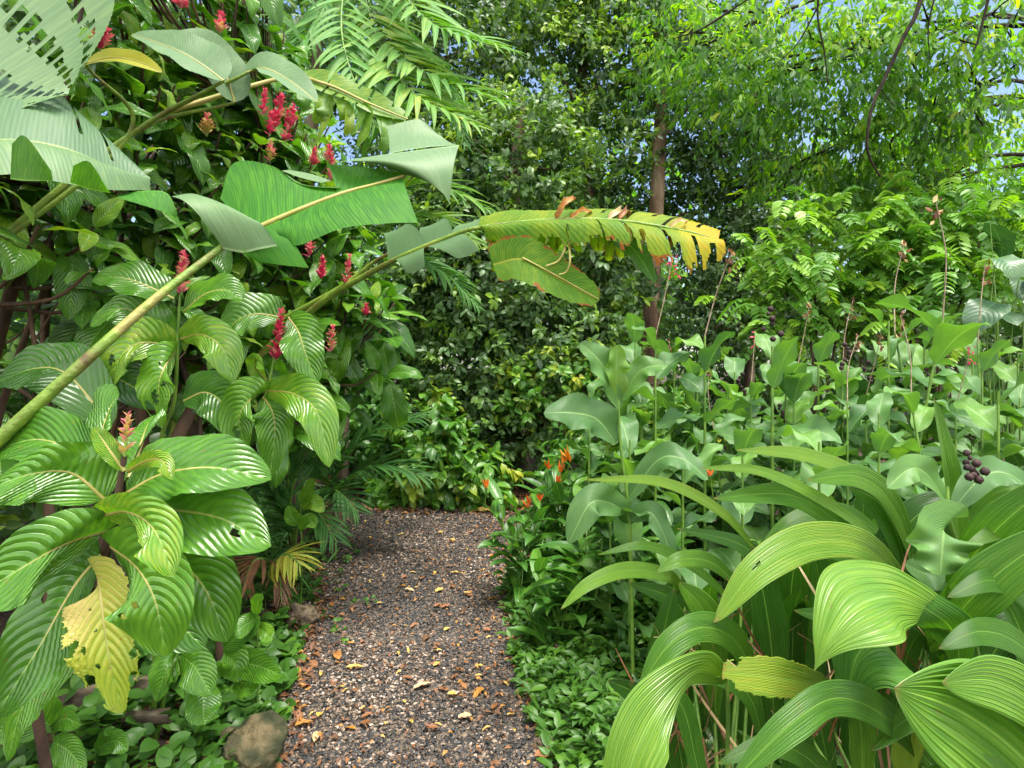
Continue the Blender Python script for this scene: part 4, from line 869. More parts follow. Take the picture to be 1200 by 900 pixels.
l3 = l3m.build('leaf', M['banana'], bp2); l3['label'] = 'yellow-green leaf torn into hanging strips'; midrib(l3, [(200, 130, 2.1), (330, 92, 2.28), (380, 98, 2.28), (430, 120, 2.28), (478, 140, 2.28)], .01, .003, 'rib', 'midrib')

# withering leaf arching over the path
bp3 = thing('banana_plant', 'banana plant whose withering brown-edged leaf arches over the path', 'banana plant', A3((-1.75, 3.1, float(gz(-1.75, 3.1)))), 'banana plants')
mb = MB(); rough_tube(mb, [A3((-1.75, 3.1, 0)), A3((-1.7, 3.05, .8)), A3((-1.5, 2.95, 1.5))], .1, .05, amp=.04); mb.build('pseudostem', M['petiole'], bp3)
AX = [(455, 306, 2.62), (490, 292, 2.56), (525, 278, 2.52), (560, 267, 2.48), (600, 261, 2.44), (640, 258, 2.4), (680, 257, 2.36), (720, 258, 2.33), (760, 264, 2.3), (800, 270, 2.28), (842, 282, 2.26)]
axis_s = lambda t: spline(PP(AX), 101)[int(round(np.clip(t, 0, 1) * 100))]
w4 = MB()
def strip(mb, t0, t1, tip, bow=(0, 0, .03), tint=.4, flip=False, nu=10, nv=14, mat=0, tipw=.6):
    a = [axis_s(t0), axis_s((t0 + t1) / 2), axis_s(t1)]; c = P(*tip); hwv = (a[2] - a[0]) * tipw / 2
    sheet3(mb, a, [c - hwv, c + A3((0, 0, -.008)), c + hwv], nu=nu, nv=nv, bulge=bow, tint=tint, flip=flip, rib=.001, nrib=4, mat=mat)
lo4 = MB()
for t0, t1, tip, bow, ti in ((.0, .13, (462, 268, 2.7), (0, 0, .03), .3), (.10, .22, (505, 262, 2.62), (0, 0, .03), .25), (.02, .12, (487, 316, 2.5), (0, -.02, .01), .35), (.12, .24, (548, 298, 2.42), (0, -.02, .01), .3), (.2, .3, (555, 260, 2.55), (0, 0, .02), .35)):
    strip(lo4, t0, t1, tip, bow, ti, flip=tip[1] < 275)
l4p = lo4.build('leaf', M['banana_pale'], bp3); l4p['label'] = 'pale grey-green base of the arching leaf'
sm = MB()
rw = np.random.default_rng(12); N1 = rw.random(400)
def jag(t, amp, k): return amp * (np.sin(t * 37 + k) * .4 + np.sin(t * 91 + k * 2) * .35 + (N1[np.minimum((t * 70).astype(int), 399)] - .5) * .8)
tears = [(.36, .5), (.47, .25), (.575, .1), (.66, .4), (.74, .05), (.80, .55), (.87, .3), (.95, .5)]
def low(t, v): return (v < .86 + jag(t, .16, 1)) & ~np.any([(np.abs(t - a + .03 * v * np.sin(a * 40)) < .005 + .01 * v * (t > .55)) & (v > b_) for a, b_ in tears], 0)
def upp(t, v): return (v < .8 + jag(t, .25, 4)) & ~np.any([(np.abs(t - a - .03) < .008) & (v > b_) for a, b_ in tears], 0)
AXw = PP(AX[3:])
tl = np.linspace(0, 1, 121)[:, None] + 0 * np.linspace(0, 1, 19)[None]
tw = (np.clip(.02 + tl**4 * .75 + .12 * np.sin(tl * 31) + .1 * np.linspace(0, 1, 19)[None], 0, 1)).reshape(-1)
LOWB = [(572, 288, 2.46), (600, 296, 2.4), (640, 288, 2.33), (680, 292, 2.28), (720, 290, 2.24), (755, 306, 2.22), (790, 316, 2.2), (820, 322, 2.2), (850, 310, 2.22)]
UPPB = [(566, 254, 2.56), (600, 246, 2.56), (640, 248, 2.52), (680, 247, 2.48), (720, 246, 2.45), (760, 250, 2.42), (800, 256, 2.4), (825, 264, 2.38), (846, 272, 2.34)]
sheet3(sm, AXw, PP(LOWB), nu=120, nv=18, bulge=(0, -.03, .03), tint=tw, keepf=low, rib=.0012, nrib=40)
sheet3(sm, AXw, PP(UPPB), nu=120, nv=18, bulge=(0, .0, .02), tint=np.clip(tw + .08, 0, 1), keepf=upp, rib=.0012, nrib=40, flip=True)
for k in range(12):
    t0 = .1 + k * .05; c = axis_s(.27 + t0 * .7)
    scatter(sm, [leaf_tpl(10, 4, .3, .35, .13, .2, 1.5, wave=.3)], [c + A3((0, .05, -.01))], [A3((rw.normal(.15, .2), -.1, -1))], [A3((rw.normal(0, .3), -1, .3))], [rw.uniform(.10, .19)], [np.clip(.02 + t0 * .35, 0, 1)])
l4 = sm.build('leaf', M['banana_old'], bp3); l4['label'] = 'yellowing leaf split into strips with scorched brown edges'
cr = MB()
for k in range(16):      # curled dry shreds
    t0 = .5 + .5 * rng.random(); c = axis_s(t0); u = A3((rng.normal(.1, .25), rng.normal(-.2, .3), rng.choice([-1, -1, .6])))
    hero_p = [c, c + u * .05 + A3((.02, 0, .01)), c + u * .09 + A3((rng.normal(0, .02), 0, -.01)), c + u * .12 + A3((rng.normal(0, .03), .02, -.03))]
    scatter(cr, [leaf_tpl(8, 4, .4, .5, .14, .9, 2.4, wave=.5)], [c], [u + A3((.4, 0, 0))], [A3((0, -1, .5))], [rng.uniform(.08, .15)], [rng.choice([.3, .42, .95, .9])])
cr.build('dry_shreds', M['dead'], l4)
fl = MB()   # hanging flap
hero(fl, [(578, 310, 2.36), (612, 304, 2.34), (650, 324, 2.33), (702, 352, 2.32)], hw=27, tilt=.25, a=.12, b=.3, tint=.04, fold=.15, wave=.06, seed=9, ragged=.12, base=.7, rib=.015, nrib=26)
l5 = fl.build('leaf', M['banana_old'], bp3); l5['label'] = 'broken piece of leaf hanging lit from behind'
mb = MB(); tube(mb, PP([(612, 302, 2.335), (650, 322, 2.325), (702, 351, 2.315)]), .004, .002, 6, 20); tube(mb, PP([(648, 262, 2.38), (662, 285, 2.33), (655, 305, 2.32), (640, 312, 2.32)]), .006, .004, 6, 20); tube(mb, PP([(662, 262, 2.38), (668, 300, 2.3), (664, 318, 2.3), (655, 322, 2.3)]), .005, .003, 6, 20); mb.build('midrib', M['rib'], l5)
midrib(l4, [(300, 420, 2.95), (380, 352, 2.8), (430, 322, 2.68), (470, 301, 2.585), (525, 278, 2.51), (560, 267, 2.47), (640, 258, 2.39), (720, 258, 2.32), (800, 270, 2.27), (842, 282, 2.25)], .017, .003)
midrib(l4p, [(320, 380, 3.), (400, 336, 2.95), (440, 306, 2.9), (470, 291, 2.85)], .014, .008)
mb = MB(); hero(mb, [(700, 262, 2.4), (735, 285, 2.36), (752, 305, 2.35), (768, 332, 2.35)], hw=14, tilt=.3, tint=.25, a=.3, b=.6, seed=4); mb.build('leaf', M['banana'], bp3)
# ------------------------------------------------------------------ cannas
T_CAN = [leaf_tpl(12, 6, .62, .62, asp, .3, q, wave=wv, wf=1.8, ph=p_, cup=.05, curl=cu) for asp, q, wv, p_, cu in ((.25, 1.0, .3, 0, .2), (.22, 1.4, .36, 1, -.2), (.27, .7, .3, 2, .1), (.23, 1.8, .34, 3, -.1), (.2, .5, .4, 4.5, 0))]
def canna(h, nl, L, seed, stalk=0., flower=None, tint=.4, lean=(0, 0), young=False):
    r = np.random.default_rng(seed); t = thing('canna_lily', 'canna', 'plant')
    top = A3((lean[0], lean[1], h)); mb = MB(); C = spline([(0, 0, -.03), top * A3((.3, .3, .5)), top], 40); tube(mb, [(0, 0, -.03), top * A3((.3, .3, .5)), top], .0085, .005, 7, 24); mb.build('stem', M['stem'], t)
    a = r.uniform(0, 6.28)
    nl += 2
    for k in range(nl):
        z = .22 + .74 * k / max(1, nl - 1); p = C[int(z * 39)]; a += math.pi + r.normal(0, .5)
        el = r.uniform(.15, .75) if k < nl - 2 else r.uniform(.6, 1.8)
        l = L * .9 * (1 - .3 * (k / nl)) * r.uniform(.8, 1.15); mb = MB()
        d = A3((math.cos(a), math.sin(a), el)); hz = A3((math.cos(a), math.sin(a), 0))
        V, UV, Fc = T_CAN[r.integers(0, 5)]
        st = rng.bit_generator.state; scatter(mb, [(V, UV, Fc)], [p + hz * .008], [d], [A3((0, 0, 1)) - hz * .2 + r.normal(0, .2, 3)], [l], [np.clip(tint + r.normal(0, .15) + (.2 if k >= nl - 2 and r.random() < .4 else 0), 0, .62)])
        mb.build('leaf', M['canna'], t)
    if stalk:
        e = top + A3((r.normal(0, .07), r.normal(0, .07), stalk)); mb = MB(); tube(mb, [top, (top + e) / 2 + r.normal(0, .012, 3), e], .0034, .002, 6, 16); sk = mb.build('flower_stalk', M['stalk'], t)
        mb = MB(); n = 14; s = r.uniform(.0, .12, n)
        scatter(mb, T_BR, e - A3((0, 0, 1)) * s[:, None] + r.normal(0, .008, (n, 3)), r.normal(0, 1, (n, 3)) + A3((0, 0, .8)), r.normal(0, 1, (n, 3)) + A3((0, 0, .3)), r.uniform(.015, .036, n), r.uniform(.05, .3, n) if flower == 'red' else r.choice([.08, .2, .3, .85], n))
        mb.build('flower' if flower == 'red' else 'withered_flower', M['petal' if flower == 'red' else 'dead'], sk)
    if flower == 'pods':
        mb = MB(); V, Fc = ICO
        for q in range(7):
            c = top + A3((r.normal(0, .02), r.normal(0, .02), .03 + .02 * q)); mb.add(c + V * r.uniform(.010, .015), Fc)
        mb.build('seed_pod', M['seed'], t)
    return t
CG = 'canna lilies of the right-hand patch'
protos = [canna(1.25, 7, .36, 1), canna(1.15, 6, .4, 2), canna(1.3, 8, .34, 3, .38), canna(1.2, 7, .38, 4, .45, None, .42, (.12, .05)), canna(1.1, 7, .36, 5, .0, 'pods'), canna(1.35, 7, .33, 6, .4, 'red', .35), canna(.95, 6, .38, 8, 0, None, .5), canna(1.2, 8, .36, 9, .4, None, .45, (-.1, .05))]
def put_canna(k, px, d, rz, s=1., label=None, first=[set()]):
    o = protos[k] if k not in first[0] else copy_tree(protos[k]); first[0].add(k)
    x = (px - 600) / F * d; o.location = (x, d, float(gz(x, d))); s *= 1.0 if d < 3 else rnd.choice([.82, .95, 1.05, 1.15, 1.27]); o.rotation_euler = (0, 0, rz); o.scale = (s, s, s); o['label'] = label; o['group'] = CG; o['category'] = 'canna lily'
    return o
for k, px, d, rz, s, lab in (
    (1, 738, 2.95, .6, .98, 'slim canna lily at the path side of the patch with one long leaf'),
    (5, 768, 3.5, 2., 1.12, 'canna lily with a single small red flower on a pale stalk near the brown trunk'),
    (6, 715, 3.3, 4., .95, 'short canna lily behind the orange flowers'),
    (2, 826, 3.4, 1.2, 1.05, 'tall canna lily whose bare stalk reaches up to the withering banana leaf'),
    (3, 850, 3.8, 3.3, 1.02, 'canna lily with a leaning stalk and reddish withered flower beside the bare stalk'),
    (0, 800, 4.2, 5., 1.05, 'leafy canna lily without a stalk behind the red-flowered one'),
    (4, 905, 3.3, .3, 1.05, 'canna lily with dark seed pods in the middle of the patch'),
    (2, 993, 3.1, 2.4, 1.1, 'canna lily carrying the tallest pinkish withered flower in front of the feathery shrub'),
    (7, 975, 3.9, 4.2, 1.08, 'canna lily with a thin upright dry stalk left of the tallest withered flower'),
    (3, 1060, 3.4, 5.5, 1.08, 'canna lily with a dry stalk leaning right in front of the dark-leaved shrub'),
    (5, 1120, 3.5, 1., 1.06, 'canna lily with reddish flower remains below the big dark hanging leaves'),
    (7, 1100, 2.9, .2, 1.02, 'canna lily with wavy leaves and dry stalk at the right side of the patch'),
    (4, 1130, 2.05, 3., .88, 'near canna lily with a cluster of black seed pods among the pleated leaves'),
    (1, 1170, 2.9, 4.4, 1.1, 'broad-leaved canna lily at the right edge of the patch'),
    (0, 1030, 2.7, 2.2, .92, 'canna lily with blue-green leaves just behind the upright pleated spear'),
    (6, 960, 2.7, .9, 1.1, 'low canna lily behind the bright arching pleated leaf'),
    (1, 870, 2.8, 3.6, .9, 'low canna lily behind the long thin arching leaf'),
    (6, 800, 2.9, 2.7, 1.1, 'low canna lily with yellow-green young leaves near the path'),
    (0, 690, 3.9, 1.9, .8, 'small canna lily beside the orange-flowered clump')):
    put_canna(k, px, d, rz, s, lab)
for k, px, d, rz, s, lab in (
    (3, 940, 3.6, 1.1, 1.12, 'tall canna lily rising above the rest left of the pinkish withered flower'),
    (2, 1015, 3.7, .4, 1.14, 'tall canna lily rising above the rest right of the pinkish withered flower'),
    (5, 880, 4.0, 2.9, 1.15, 'tall canna lily with small red flower in front of the feathery shrub'),
    (7, 1155, 3.8, 4.8, 1.12, 'tall canna lily with a dry stalk in front of the dark big-leaved plant'),
    (3, 1085, 4.1, 2.2, 1.18, 'tall canna lily with a slanting dry stalk at the back of the patch'),
    (2, 790, 4.4, 5.9, 1.15, 'canna lily with a thin stalk in front of the brown tree trunk')):
    put_canna(k, px, d, rz, s, lab)
for i in range(80):
    px = 700 + (i * 83) % 540 + rnd.uniform(-15, 15); d = rnd.uniform(3.5, 5.2)
    if px < 860: d = max(d, 4.2)
    put_canna(rnd.choice([0, 1, 6, 0, 1, 4]), px, d, rnd.uniform(0, 6.28), rnd.uniform(.9, 1.1), 'blue-green canna lily in the crowded back rows of the patch, without a flower stalk')
# single leaves of the slim canna that show at the path side
pc = thing('canna_lily', 'young canna lily with an upright leaf fan and one wavy leaf over the path', 'canna lily', A3(gp(742, 2.75)), CG)
mb = MB(); tube(mb, [gp(742, 2.75), P(738, 620, 2.75), P(727, 520, 2.74), P(724, 440, 2.72)], .009, .005, 7, 24); mb.build('stem', M['stem'], pc)
KC = dict(a=.6, b=.6, wave=.2, fold=.25)
for pth, kw in ((((722, 520, 2.74), (700, 492, 2.68), (672, 484, 2.62), (637, 484, 2.58)), dict(hw=21, tilt=.8, tint=.3, seed=1)),
                (((726, 480, 2.73), (716, 445, 2.7), (700, 420, 2.68), (680, 402, 2.66)), dict(hw=17, tilt=.6, tint=.45, seed=2)),
                (((726, 470, 2.73), (722, 440, 2.7), (722, 425, 2.69), (724, 404, 2.68)), dict(hw=15, tilt=.4, tint=.66, seed=3)),
                (((728, 470, 2.73), (745, 440, 2.7), (760, 430, 2.68), (782, 428, 2.66)), dict(hw=13, tilt=.7, tint=.5, seed=4)),
                (((735, 600, 2.75), (710, 588, 2.66), (690, 592, 2.6), (666, 637, 2.56)), dict(hw=19, tilt=.6, tint=.42, seed=5)),
                (((733, 590, 2.75), (770, 540, 2.7), (800, 538, 2.66), (830, 562, 2.62)), dict(hw=13, tilt=.8, tint=.3, seed=6)),
                (((737, 610, 2.75), (760, 600, 2.7), (775, 620, 2.68), (790, 660, 2.66)), dict(hw=13, tilt=.5, tint=.3, seed=7))):
    kk = dict(KC); kk.update(kw); mb = MB(); hero(mb, pth, **kk); mb.build('leaf', M['canna'], pc)
pc2 = thing('canna_lily', 'canna lily with pale wavy drooping leaf beside the upright pleated spear', 'canna lily', A3(gp(1135, 1.75)), CG)
mb = MB(); tube(mb, [gp(1135, 1.75), P(1128, 700, 1.72), P(1112, 605, 1.7), P(1110, 570, 1.7)], .009, .005, 7, 24); mb.build('stem', M['stem'], pc2)
for pth, kw in ((((1108, 604, 1.66), (1106, 625, 1.6), (1104, 648, 1.58), (1102, 674, 1.57)), dict(hw=37, tilt=.1, tint=.5, seed=11, a=.3, b=.45, fold=.02, wave=.3, wf=3.2)),
                (((1110, 590, 1.7), (1085, 555, 1.68), (1065, 550, 1.66), (1040, 572, 1.64)), dict(hw=17, tilt=.5, tint=.5, seed=12)),
                (((1114, 600, 1.7), (1150, 560, 1.72), (1180, 555, 1.72), (1215, 580, 1.7)), dict(hw=15, tilt=.8, tint=.35, seed=13)),
                (((1120, 660, 1.72), (1105, 668, 1.72), (1085, 672, 1.72), (1060, 660, 1.72)), dict(hw=18, tilt=.5, tint=.45, seed=14))):
    kk = dict(KC); kk.update(kw); mb = MB(); hero(mb, pth, **kk); mb.build('leaf', M['canna'], pc2)
mb = MB()
for q in range(8): mb.add(P(1140 + rng.normal(0, 7), 553 + rng.normal(0, 8), 1.68 + rng.normal(0, .01)) + ICO[0] * rng.uniform(.009, .014), ICO[1])
mb.build('seed_pod', M['seed'], pc2)

# ------------------------------------------------------------------ palm grass, pleated leaves
PG = 'palm grass clumps in the right foreground'
def clump(label, x, d): return thing('palm_grass', label, 'plant', gp(x, d), PG)
def blade(parent, path, hw, pet=None, label=None, **k):
    kk = dict(pleat=.045, npl=15, fold=.12, a=.75, b=.75, wave=.03, nl=50, nc=44); kk.update(k); mb = MB(); hero(mb, path, hw * (.78 if hw < 60 else .95), **kk); lf = mb.build('leaf', M['pleat'], parent)
    b0 = A3(parent.location); p0 = P(*path[0]); p1 = P(*path[1])
    mb = MB(); tube(mb, [b0 + rng.normal(0, .03, 3) * A3((1, 1, 0)), b0 * .35 + p0 * .65 + A3((0, 0, .02)), p0, p0 * .6 + p1 * .4], .006, .003, 6, 24); mb.build('petiole', M['stem'], lf)
    if label: lf['label'] = label
    return lf
ca = clump('palm grass with the broad pale leaf bent over at its middle', 1080, 1.55)
mb = MB(); KB = dict(pleat=.05, npl=15, fold=.08, wave=.03, nl=50, nc=44, tint=.6)
hero(mb, [(1083, 711, 1.37), (1045, 700, 1.3), (1005, 711, 1.24), (973, 748, 1.2), (954, 787, 1.18)], 30, side=[(24, -12, .03), (10, -27, .07), (-20, -34, .1), (-22, -14, .05), (-5, -1, .0)], a=.06, b=.55, base=.9, seed=1, **KB)
KB['tint'] = .35
hero(mb, [(1119, 810, 1.5), (1124, 770, 1.46), (1114, 736, 1.42), (1083, 711, 1.37)], 30, side=[(-14, -4, 0), (-17, 2, .02), (-26, 11, .02), (-24, 12, -.03)], a=.5, b=.02, base=.2, seed=1, **KB)
lf = mb.build('leaf', M['pleat'], ca); lf['label'] = 'broad pale pleated leaf bent over to its tip'
mb = MB(); tube(mb, [gp(1090, 1.6), P(1110, 900, 1.56), P(1119, 805, 1.5)], .006, .004, 6, 20); mb.build('petiole', M['stem'], lf)
blade(ca, [(1064, 850, 1.42), (1062, 790, 1.36), (1034, 752, 1.3), (1004, 770, 1.26), (990, 842, 1.24)], 34, tilt=.4, tint=.42, seed=2, side=[(28, 0, .05), (30, 10, 0), (16, 36, -.1), (26, 26, -.06), (20, 4, 0)])
blade(ca, [(1110, 920, 1.35), (1050, 850, 1.25), (985, 818, 1.16), (925, 850, 1.1), (850, 925, 1.06)], 26, tilt=.7, tint=.36, seed=3)
blade(ca, [(990, 815, 1.4), (940, 800, 1.34), (895, 792, 1.3), (846, 788, 1.28)], 26, tilt=.6, tint=.78, seed=4, ragged=.14, endcut=.1, label='yellowing pleated leaf with a frayed end', holes=((.9, .8, .3), (.95, -.9, .4)))
blade(ca, [(1010, 930, 1.4), (1010, 880, 1.36), (1008, 850, 1.34), (1000, 820, 1.32)], 26, tilt=.3, tint=.5, seed=5)
blade(ca, [(1060, 930, 1.3), (1062, 880, 1.28), (1075, 830, 1.28), (1090, 790, 1.3)], 20, tilt=.4, tint=.78, seed=6)
blade(ca, [(960, 960, 1.4), (945, 900, 1.4), (935, 860, 1.4), (920, 815, 1.42)], 22, tilt=.4, tint=.2, seed=7)
cb = clump('palm grass at the right edge with wide strongly pleated leaves', 1230, 1.35)
blade(cb, [(1290, 1010, 1.2), (1205, 900, 1.1), (1130, 838, 1.04), (1048, 806, 1.0)], 84, tilt=.5, tint=.5, seed=11, a=.6, b=.75, npl=13, pleat=.075)
blade(cb, [(1300, 940, 1.15), (1225, 840, 1.08), (1165, 800, 1.04), (1104, 800, 1.0)], 42, tilt=.7, tint=.56, seed=12, npl=13, pleat=.08)
blade(cb, [(1085, 765, 1.6), (1135, 705, 1.5), (1185, 660, 1.45), (1270, 605, 1.4)], 32, tilt=.6, tint=.45, seed=13)
blade(cb, [(1110, 690, 1.7), (1150, 640, 1.62), (1190, 600, 1.56), (1260, 548, 1.5)], 26, tilt=.7, tint=.36, seed=14)
blade(cb, [(1230, 900, 1.5), (1215, 820, 1.5), (1195, 740, 1.5), (1170, 690, 1.5)], 30, tilt=.5, tint=.3, seed=15)
blade(cb, [(1130, 830, 1.55), (1150, 790, 1.55), (1180, 745, 1.55), (1230, 715, 1.55)], 30, tilt=.5, tint=.22, seed=16)
blade(cb, [(1145, 760, 1.5), (1130, 740, 1.46), (1112, 730, 1.44), (1076, 728, 1.44)], 12, tilt=.7, tint=.66, seed=17)
cc = clump('palm grass with an upright spear leaf and bright arching leaves behind the bent pale one', 1060, 2.0)
blade(cc, [(1128, 660, 1.85), (1118, 600, 1.84), (1108, 540, 1.83), (1094, 466, 1.84)], 19, tilt=.2, tint=.5, seed=21, a=.5, b=.7, fold=.5, label='upright folded spear leaf')
blade(cc, [(1075, 705, 1.8), (1020, 645, 1.7), (955, 634, 1.6), (890, 665, 1.52), (836, 730, 1.46)], 27, tilt=.65, tint=.66, seed=22, holes=((.76, .2, .16), (.72, -.35, .1), (.84, .1, .05)), label='pale arching leaf with chewed holes')
blade(cc, [(1020, 660, 1.9), (985, 615, 1.82), (925, 580, 1.74), (835, 584, 1.66)], 19, tilt=.6, tint=.4, seed=23)
blade(cc, [(1075, 640, 1.95), (1020, 570, 1.85), (950, 535, 1.76), (862, 527, 1.68)], 12, tilt=.8, tint=.66, seed=24)
blade(cc, [(1085, 700, 1.9), (1050, 600, 1.82), (1010, 560, 1.76), (945, 562, 1.7)], 20, tilt=.6, tint=.5, seed=25)
blade(cc, [(1070, 720, 1.9), (1055, 640, 1.85), (1030, 590, 1.82), (995, 570, 1.8)], 26, tilt=.4, tint=.2, seed=26)
blade(cc, [(1030, 700, 1.9), (1040, 650, 1.88), (1080, 600, 1.86), (1140, 580, 1.86)], 24, tilt=.5, tint=.15, seed=27)
blade(cc, [(1060, 690, 1.8), (1020, 660, 1.76), (980, 645, 1.74), (940, 640, 1.72)], 16, tilt=.7, tint=.3, seed=28)
cdd = clump('palm grass with a large leaf curving down at the bottom edge beside the ground cover', 850, 1.6)
blade(cdd, [(852, 800, 1.36), (818, 784, 1.28), (778, 820, 1.2), (745, 880, 1.15), (715, 985, 1.12)], 46, tilt=.4, tint=.6, seed=31, a=.8, b=.6, label='large bright leaf curving down beside the path')
blade(cdd, [(892, 835, 1.6), (868, 760, 1.52), (828, 735, 1.45), (785, 755, 1.4), (748, 808, 1.36)], 22, tilt=.6, tint=.42, seed=32)
blade(cdd, [(838, 850, 1.7), (836, 760, 1.66), (824, 715, 1.64), (796, 682, 1.62)], 24, tilt=.35, tint=.5, seed=33)
blade(cdd, [(800, 700, 1.9), (785, 676, 1.84), (735, 668, 1.78), (690, 684, 1.72), (657, 714, 1.68)], 11, tilt=.7, tint=.6, seed=34)
blade(cdd, [(890, 650, 1.9), (845, 600, 1.84), (775, 565, 1.78), (684, 562, 1.72)], 8, tilt=.6, tint=.66, seed=35, label='long narrow leaf arching towards the path')
blade(cdd, [(905, 890, 1.7), (905, 780, 1.66), (895, 700, 1.64), (880, 640, 1.62)], 30, tilt=.3, tint=.12, seed=36)
blade(cdd, [(868, 690, 1.8), (835, 660, 1.76), (800, 655, 1.72), (770, 670, 1.7)], 12, tilt=.6, tint=.5, seed=37)
blade(cdd, [(760, 860, 1.8), (765, 800, 1.78), (780, 730, 1.76), (790, 690, 1.76)], 16, tilt=.3, tint=.15, seed=38)
for cl, lst in ((ca, [((1000, 960, 1.3), (960, 900, 1.25), (905, 872, 1.2), (840, 895, 1.16), 14, .3), ((1080, 860, 1.5), (1050, 800, 1.48), (1000, 735, 1.45), (930, 715, 1.42), 15, .2), ((1120, 930, 1.3), (1105, 870, 1.27), (1070, 840, 1.25), (1020, 880, 1.22), 15, .45)]),
                (cb, [((1260, 830, 1.4), (1200, 760, 1.38), (1150, 740, 1.36), (1100, 760, 1.34), 16, .3), ((1250, 760, 1.5), (1200, 700, 1.48), (1160, 680, 1.46), (1110, 700, 1.44), 14, .25), ((1240, 690, 1.6), (1210, 640, 1.6), (1180, 620, 1.6), (1130, 640, 1.58), 12, .5), ((1260, 980, 1.1), (1200, 930, 1.05), (1150, 900, 1.02), (1080, 905, 1.), 18, .4)]),
                (cc, [((1050, 640, 2.), (990, 600, 1.95), (930, 610, 1.9), (880, 660, 1.86), 10, .4), ((1120, 640, 2.), (1160, 590, 1.95), (1200, 580, 1.9), (1240, 600, 1.9), 12, .45), ((1060, 680, 1.8), (1000, 610, 1.75), (900, 555, 1.7), (820, 548, 1.66), 7, .6)]),
                (cdd, [((900, 900, 1.5), (880, 820, 1.45), (840, 790, 1.42), (790, 800, 1.4), 13, .3), ((830, 960, 1.3), (815, 890, 1.3), (800, 830, 1.3), (770, 790, 1.3), 14, .25), ((870, 720, 1.9), (820, 670, 1.86), (760, 640, 1.82), (700, 650, 1.8), 6, .45)])):
    for q in lst: blade(cl, list(q[:4]), q[4] / .84, tilt=.6, tint=q[5], seed=int(q[0][0]), nc=30)
# backing blades, dark, low between the clumps
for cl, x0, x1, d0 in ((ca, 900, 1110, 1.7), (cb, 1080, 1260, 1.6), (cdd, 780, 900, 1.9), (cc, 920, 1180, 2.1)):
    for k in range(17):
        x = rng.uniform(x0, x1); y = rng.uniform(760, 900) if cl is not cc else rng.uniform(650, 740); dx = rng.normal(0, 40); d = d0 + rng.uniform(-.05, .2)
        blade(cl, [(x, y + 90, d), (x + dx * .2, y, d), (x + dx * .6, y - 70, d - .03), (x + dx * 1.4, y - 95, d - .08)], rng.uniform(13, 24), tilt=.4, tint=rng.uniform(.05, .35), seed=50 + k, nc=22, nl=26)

# dry strands and old brown blades among the clumps
def strands(n, x0, x1, d0, d1, y0, y1):
    mb = MB(); T = [leaf_tpl(8, 2, .3, .6, .012, .2, q) for q in (.6, 1.4, -.5)]
    p = A3([P(rng.uniform(x0, x1), rng.uniform(y0, y1), rng.uniform(d0, d1)) for _ in range(n)])
    scatter(mb, T, p, np.stack([rng.normal(0, .5, n), rng.normal(0, .3, n), rng.choice([-1, 1], n) * 1.], -1), rng.normal(size=(n, 3)), rng.uniform(.15, .4, n), rng.choice([.12, .25, .9], n))
    return tag(mb.build('dry_grass', M['dead']), kind='stuff')
strands(110, 780, 1150, 1.55, 2.0, 770, 900)
# ------------------------------------------------------------------ orange-flowered clump beside the path
T_HEL = [leaf_tpl(8, 4, .5, .7, .13, .3, q, wave=.08, curl=c_) for q, c_ in ((.5, .1), (.9, -.2), (1.3, .2))]
def helico(label, x, d, n, h, flowers):
    b = gp(x, d); t = thing('orange_flowered_plant', label, 'plant', b, 'orange-flowered plants'); ms, ml = MB(), MB()
    for k in range(n):
        e = b + A3((rng.normal(0, .1), rng.normal(0, .1), h * rng.uniform(.6, 1.05))); s0 = b + A3((rng.normal(0, .07), rng.normal(0, .07), 0)); tube(ms, [s0, (s0 + e) / 2 + rng.normal(0, .02, 3), e], .004, .003, 5, 8)
        for q in range(6):
            f = .25 + .75 * q / 5; a = rng.uniform(0, 6.28); u = A3((math.cos(a), math.sin(a), rng.uniform(.3, 1.2)))
            scatter(ml, T_HEL, [s0 * (1 - f) + e * f], [u], [A3((0, 0, 1)) + rng.normal(0, .2, 3)], [rng.uniform(.17, .3)], [rng.uniform(.2, .6)])
    ms.build('stems', M['stem'], t, origin=b); ml.build('foliage', M['shrub'], t, origin=b)
    for (fx, fy, fd, ln, tt) in flowers:
        mb = MB(); p = P(fx, fy, fd); k = 5; s = np.arange(k) / k
        dr = np.stack([rng.normal(0, .45, k), rng.normal(-.1, .3, k), np.ones(k)], -1)
        scatter(mb, [leaf_tpl(4, 2, .3, .9, .15, .6, .1)], p + A3((0, 0, -ln * .5)) + s[:, None] * A3((0, 0, ln * .4)), dr, rng.normal(size=(k, 3)), np.full(k, ln * .95), np.full(k, tt))
        tube(mb, [p - A3((0, 0, ln * .5)), p - A3((rng.normal(0, .02), -.02, ln * .5 + .14))], .003, .003, 5, 4, mat=1)
        mb.build('flower', [M['orange'], M['stem']], t)
helico('narrow-leaved plant with the lowest orange flower at the path edge', 622, 3.9, 12, .62, [(620, 588, 3.75, .075, .1), (633, 583, 3.8, .05, .05), (570, 567, 3.7, .06, .6)])
helico('narrow-leaved plant with several upright orange flowers beside the path', 665, 4.1, 14, .78, [(652, 563, 3.95, .08, .25), (657, 548, 4., .07, .5), (668, 533, 4., .1, .8), (660, 538, 4., .06, .7), (641, 545, 4., .06, .2)])
helico('narrow-leaved plant without flowers in front of the slim canna', 690, 3.5, 12, .6, [])
helico('low narrow-leaved plant between the palm grass and the path', 660, 3.25, 9, .42, [(832, 553, 3.2, .05, .3)])
helico('narrow-leaved plant deep in the shade of the cannas', 760, 3.3, 12, .6, [])

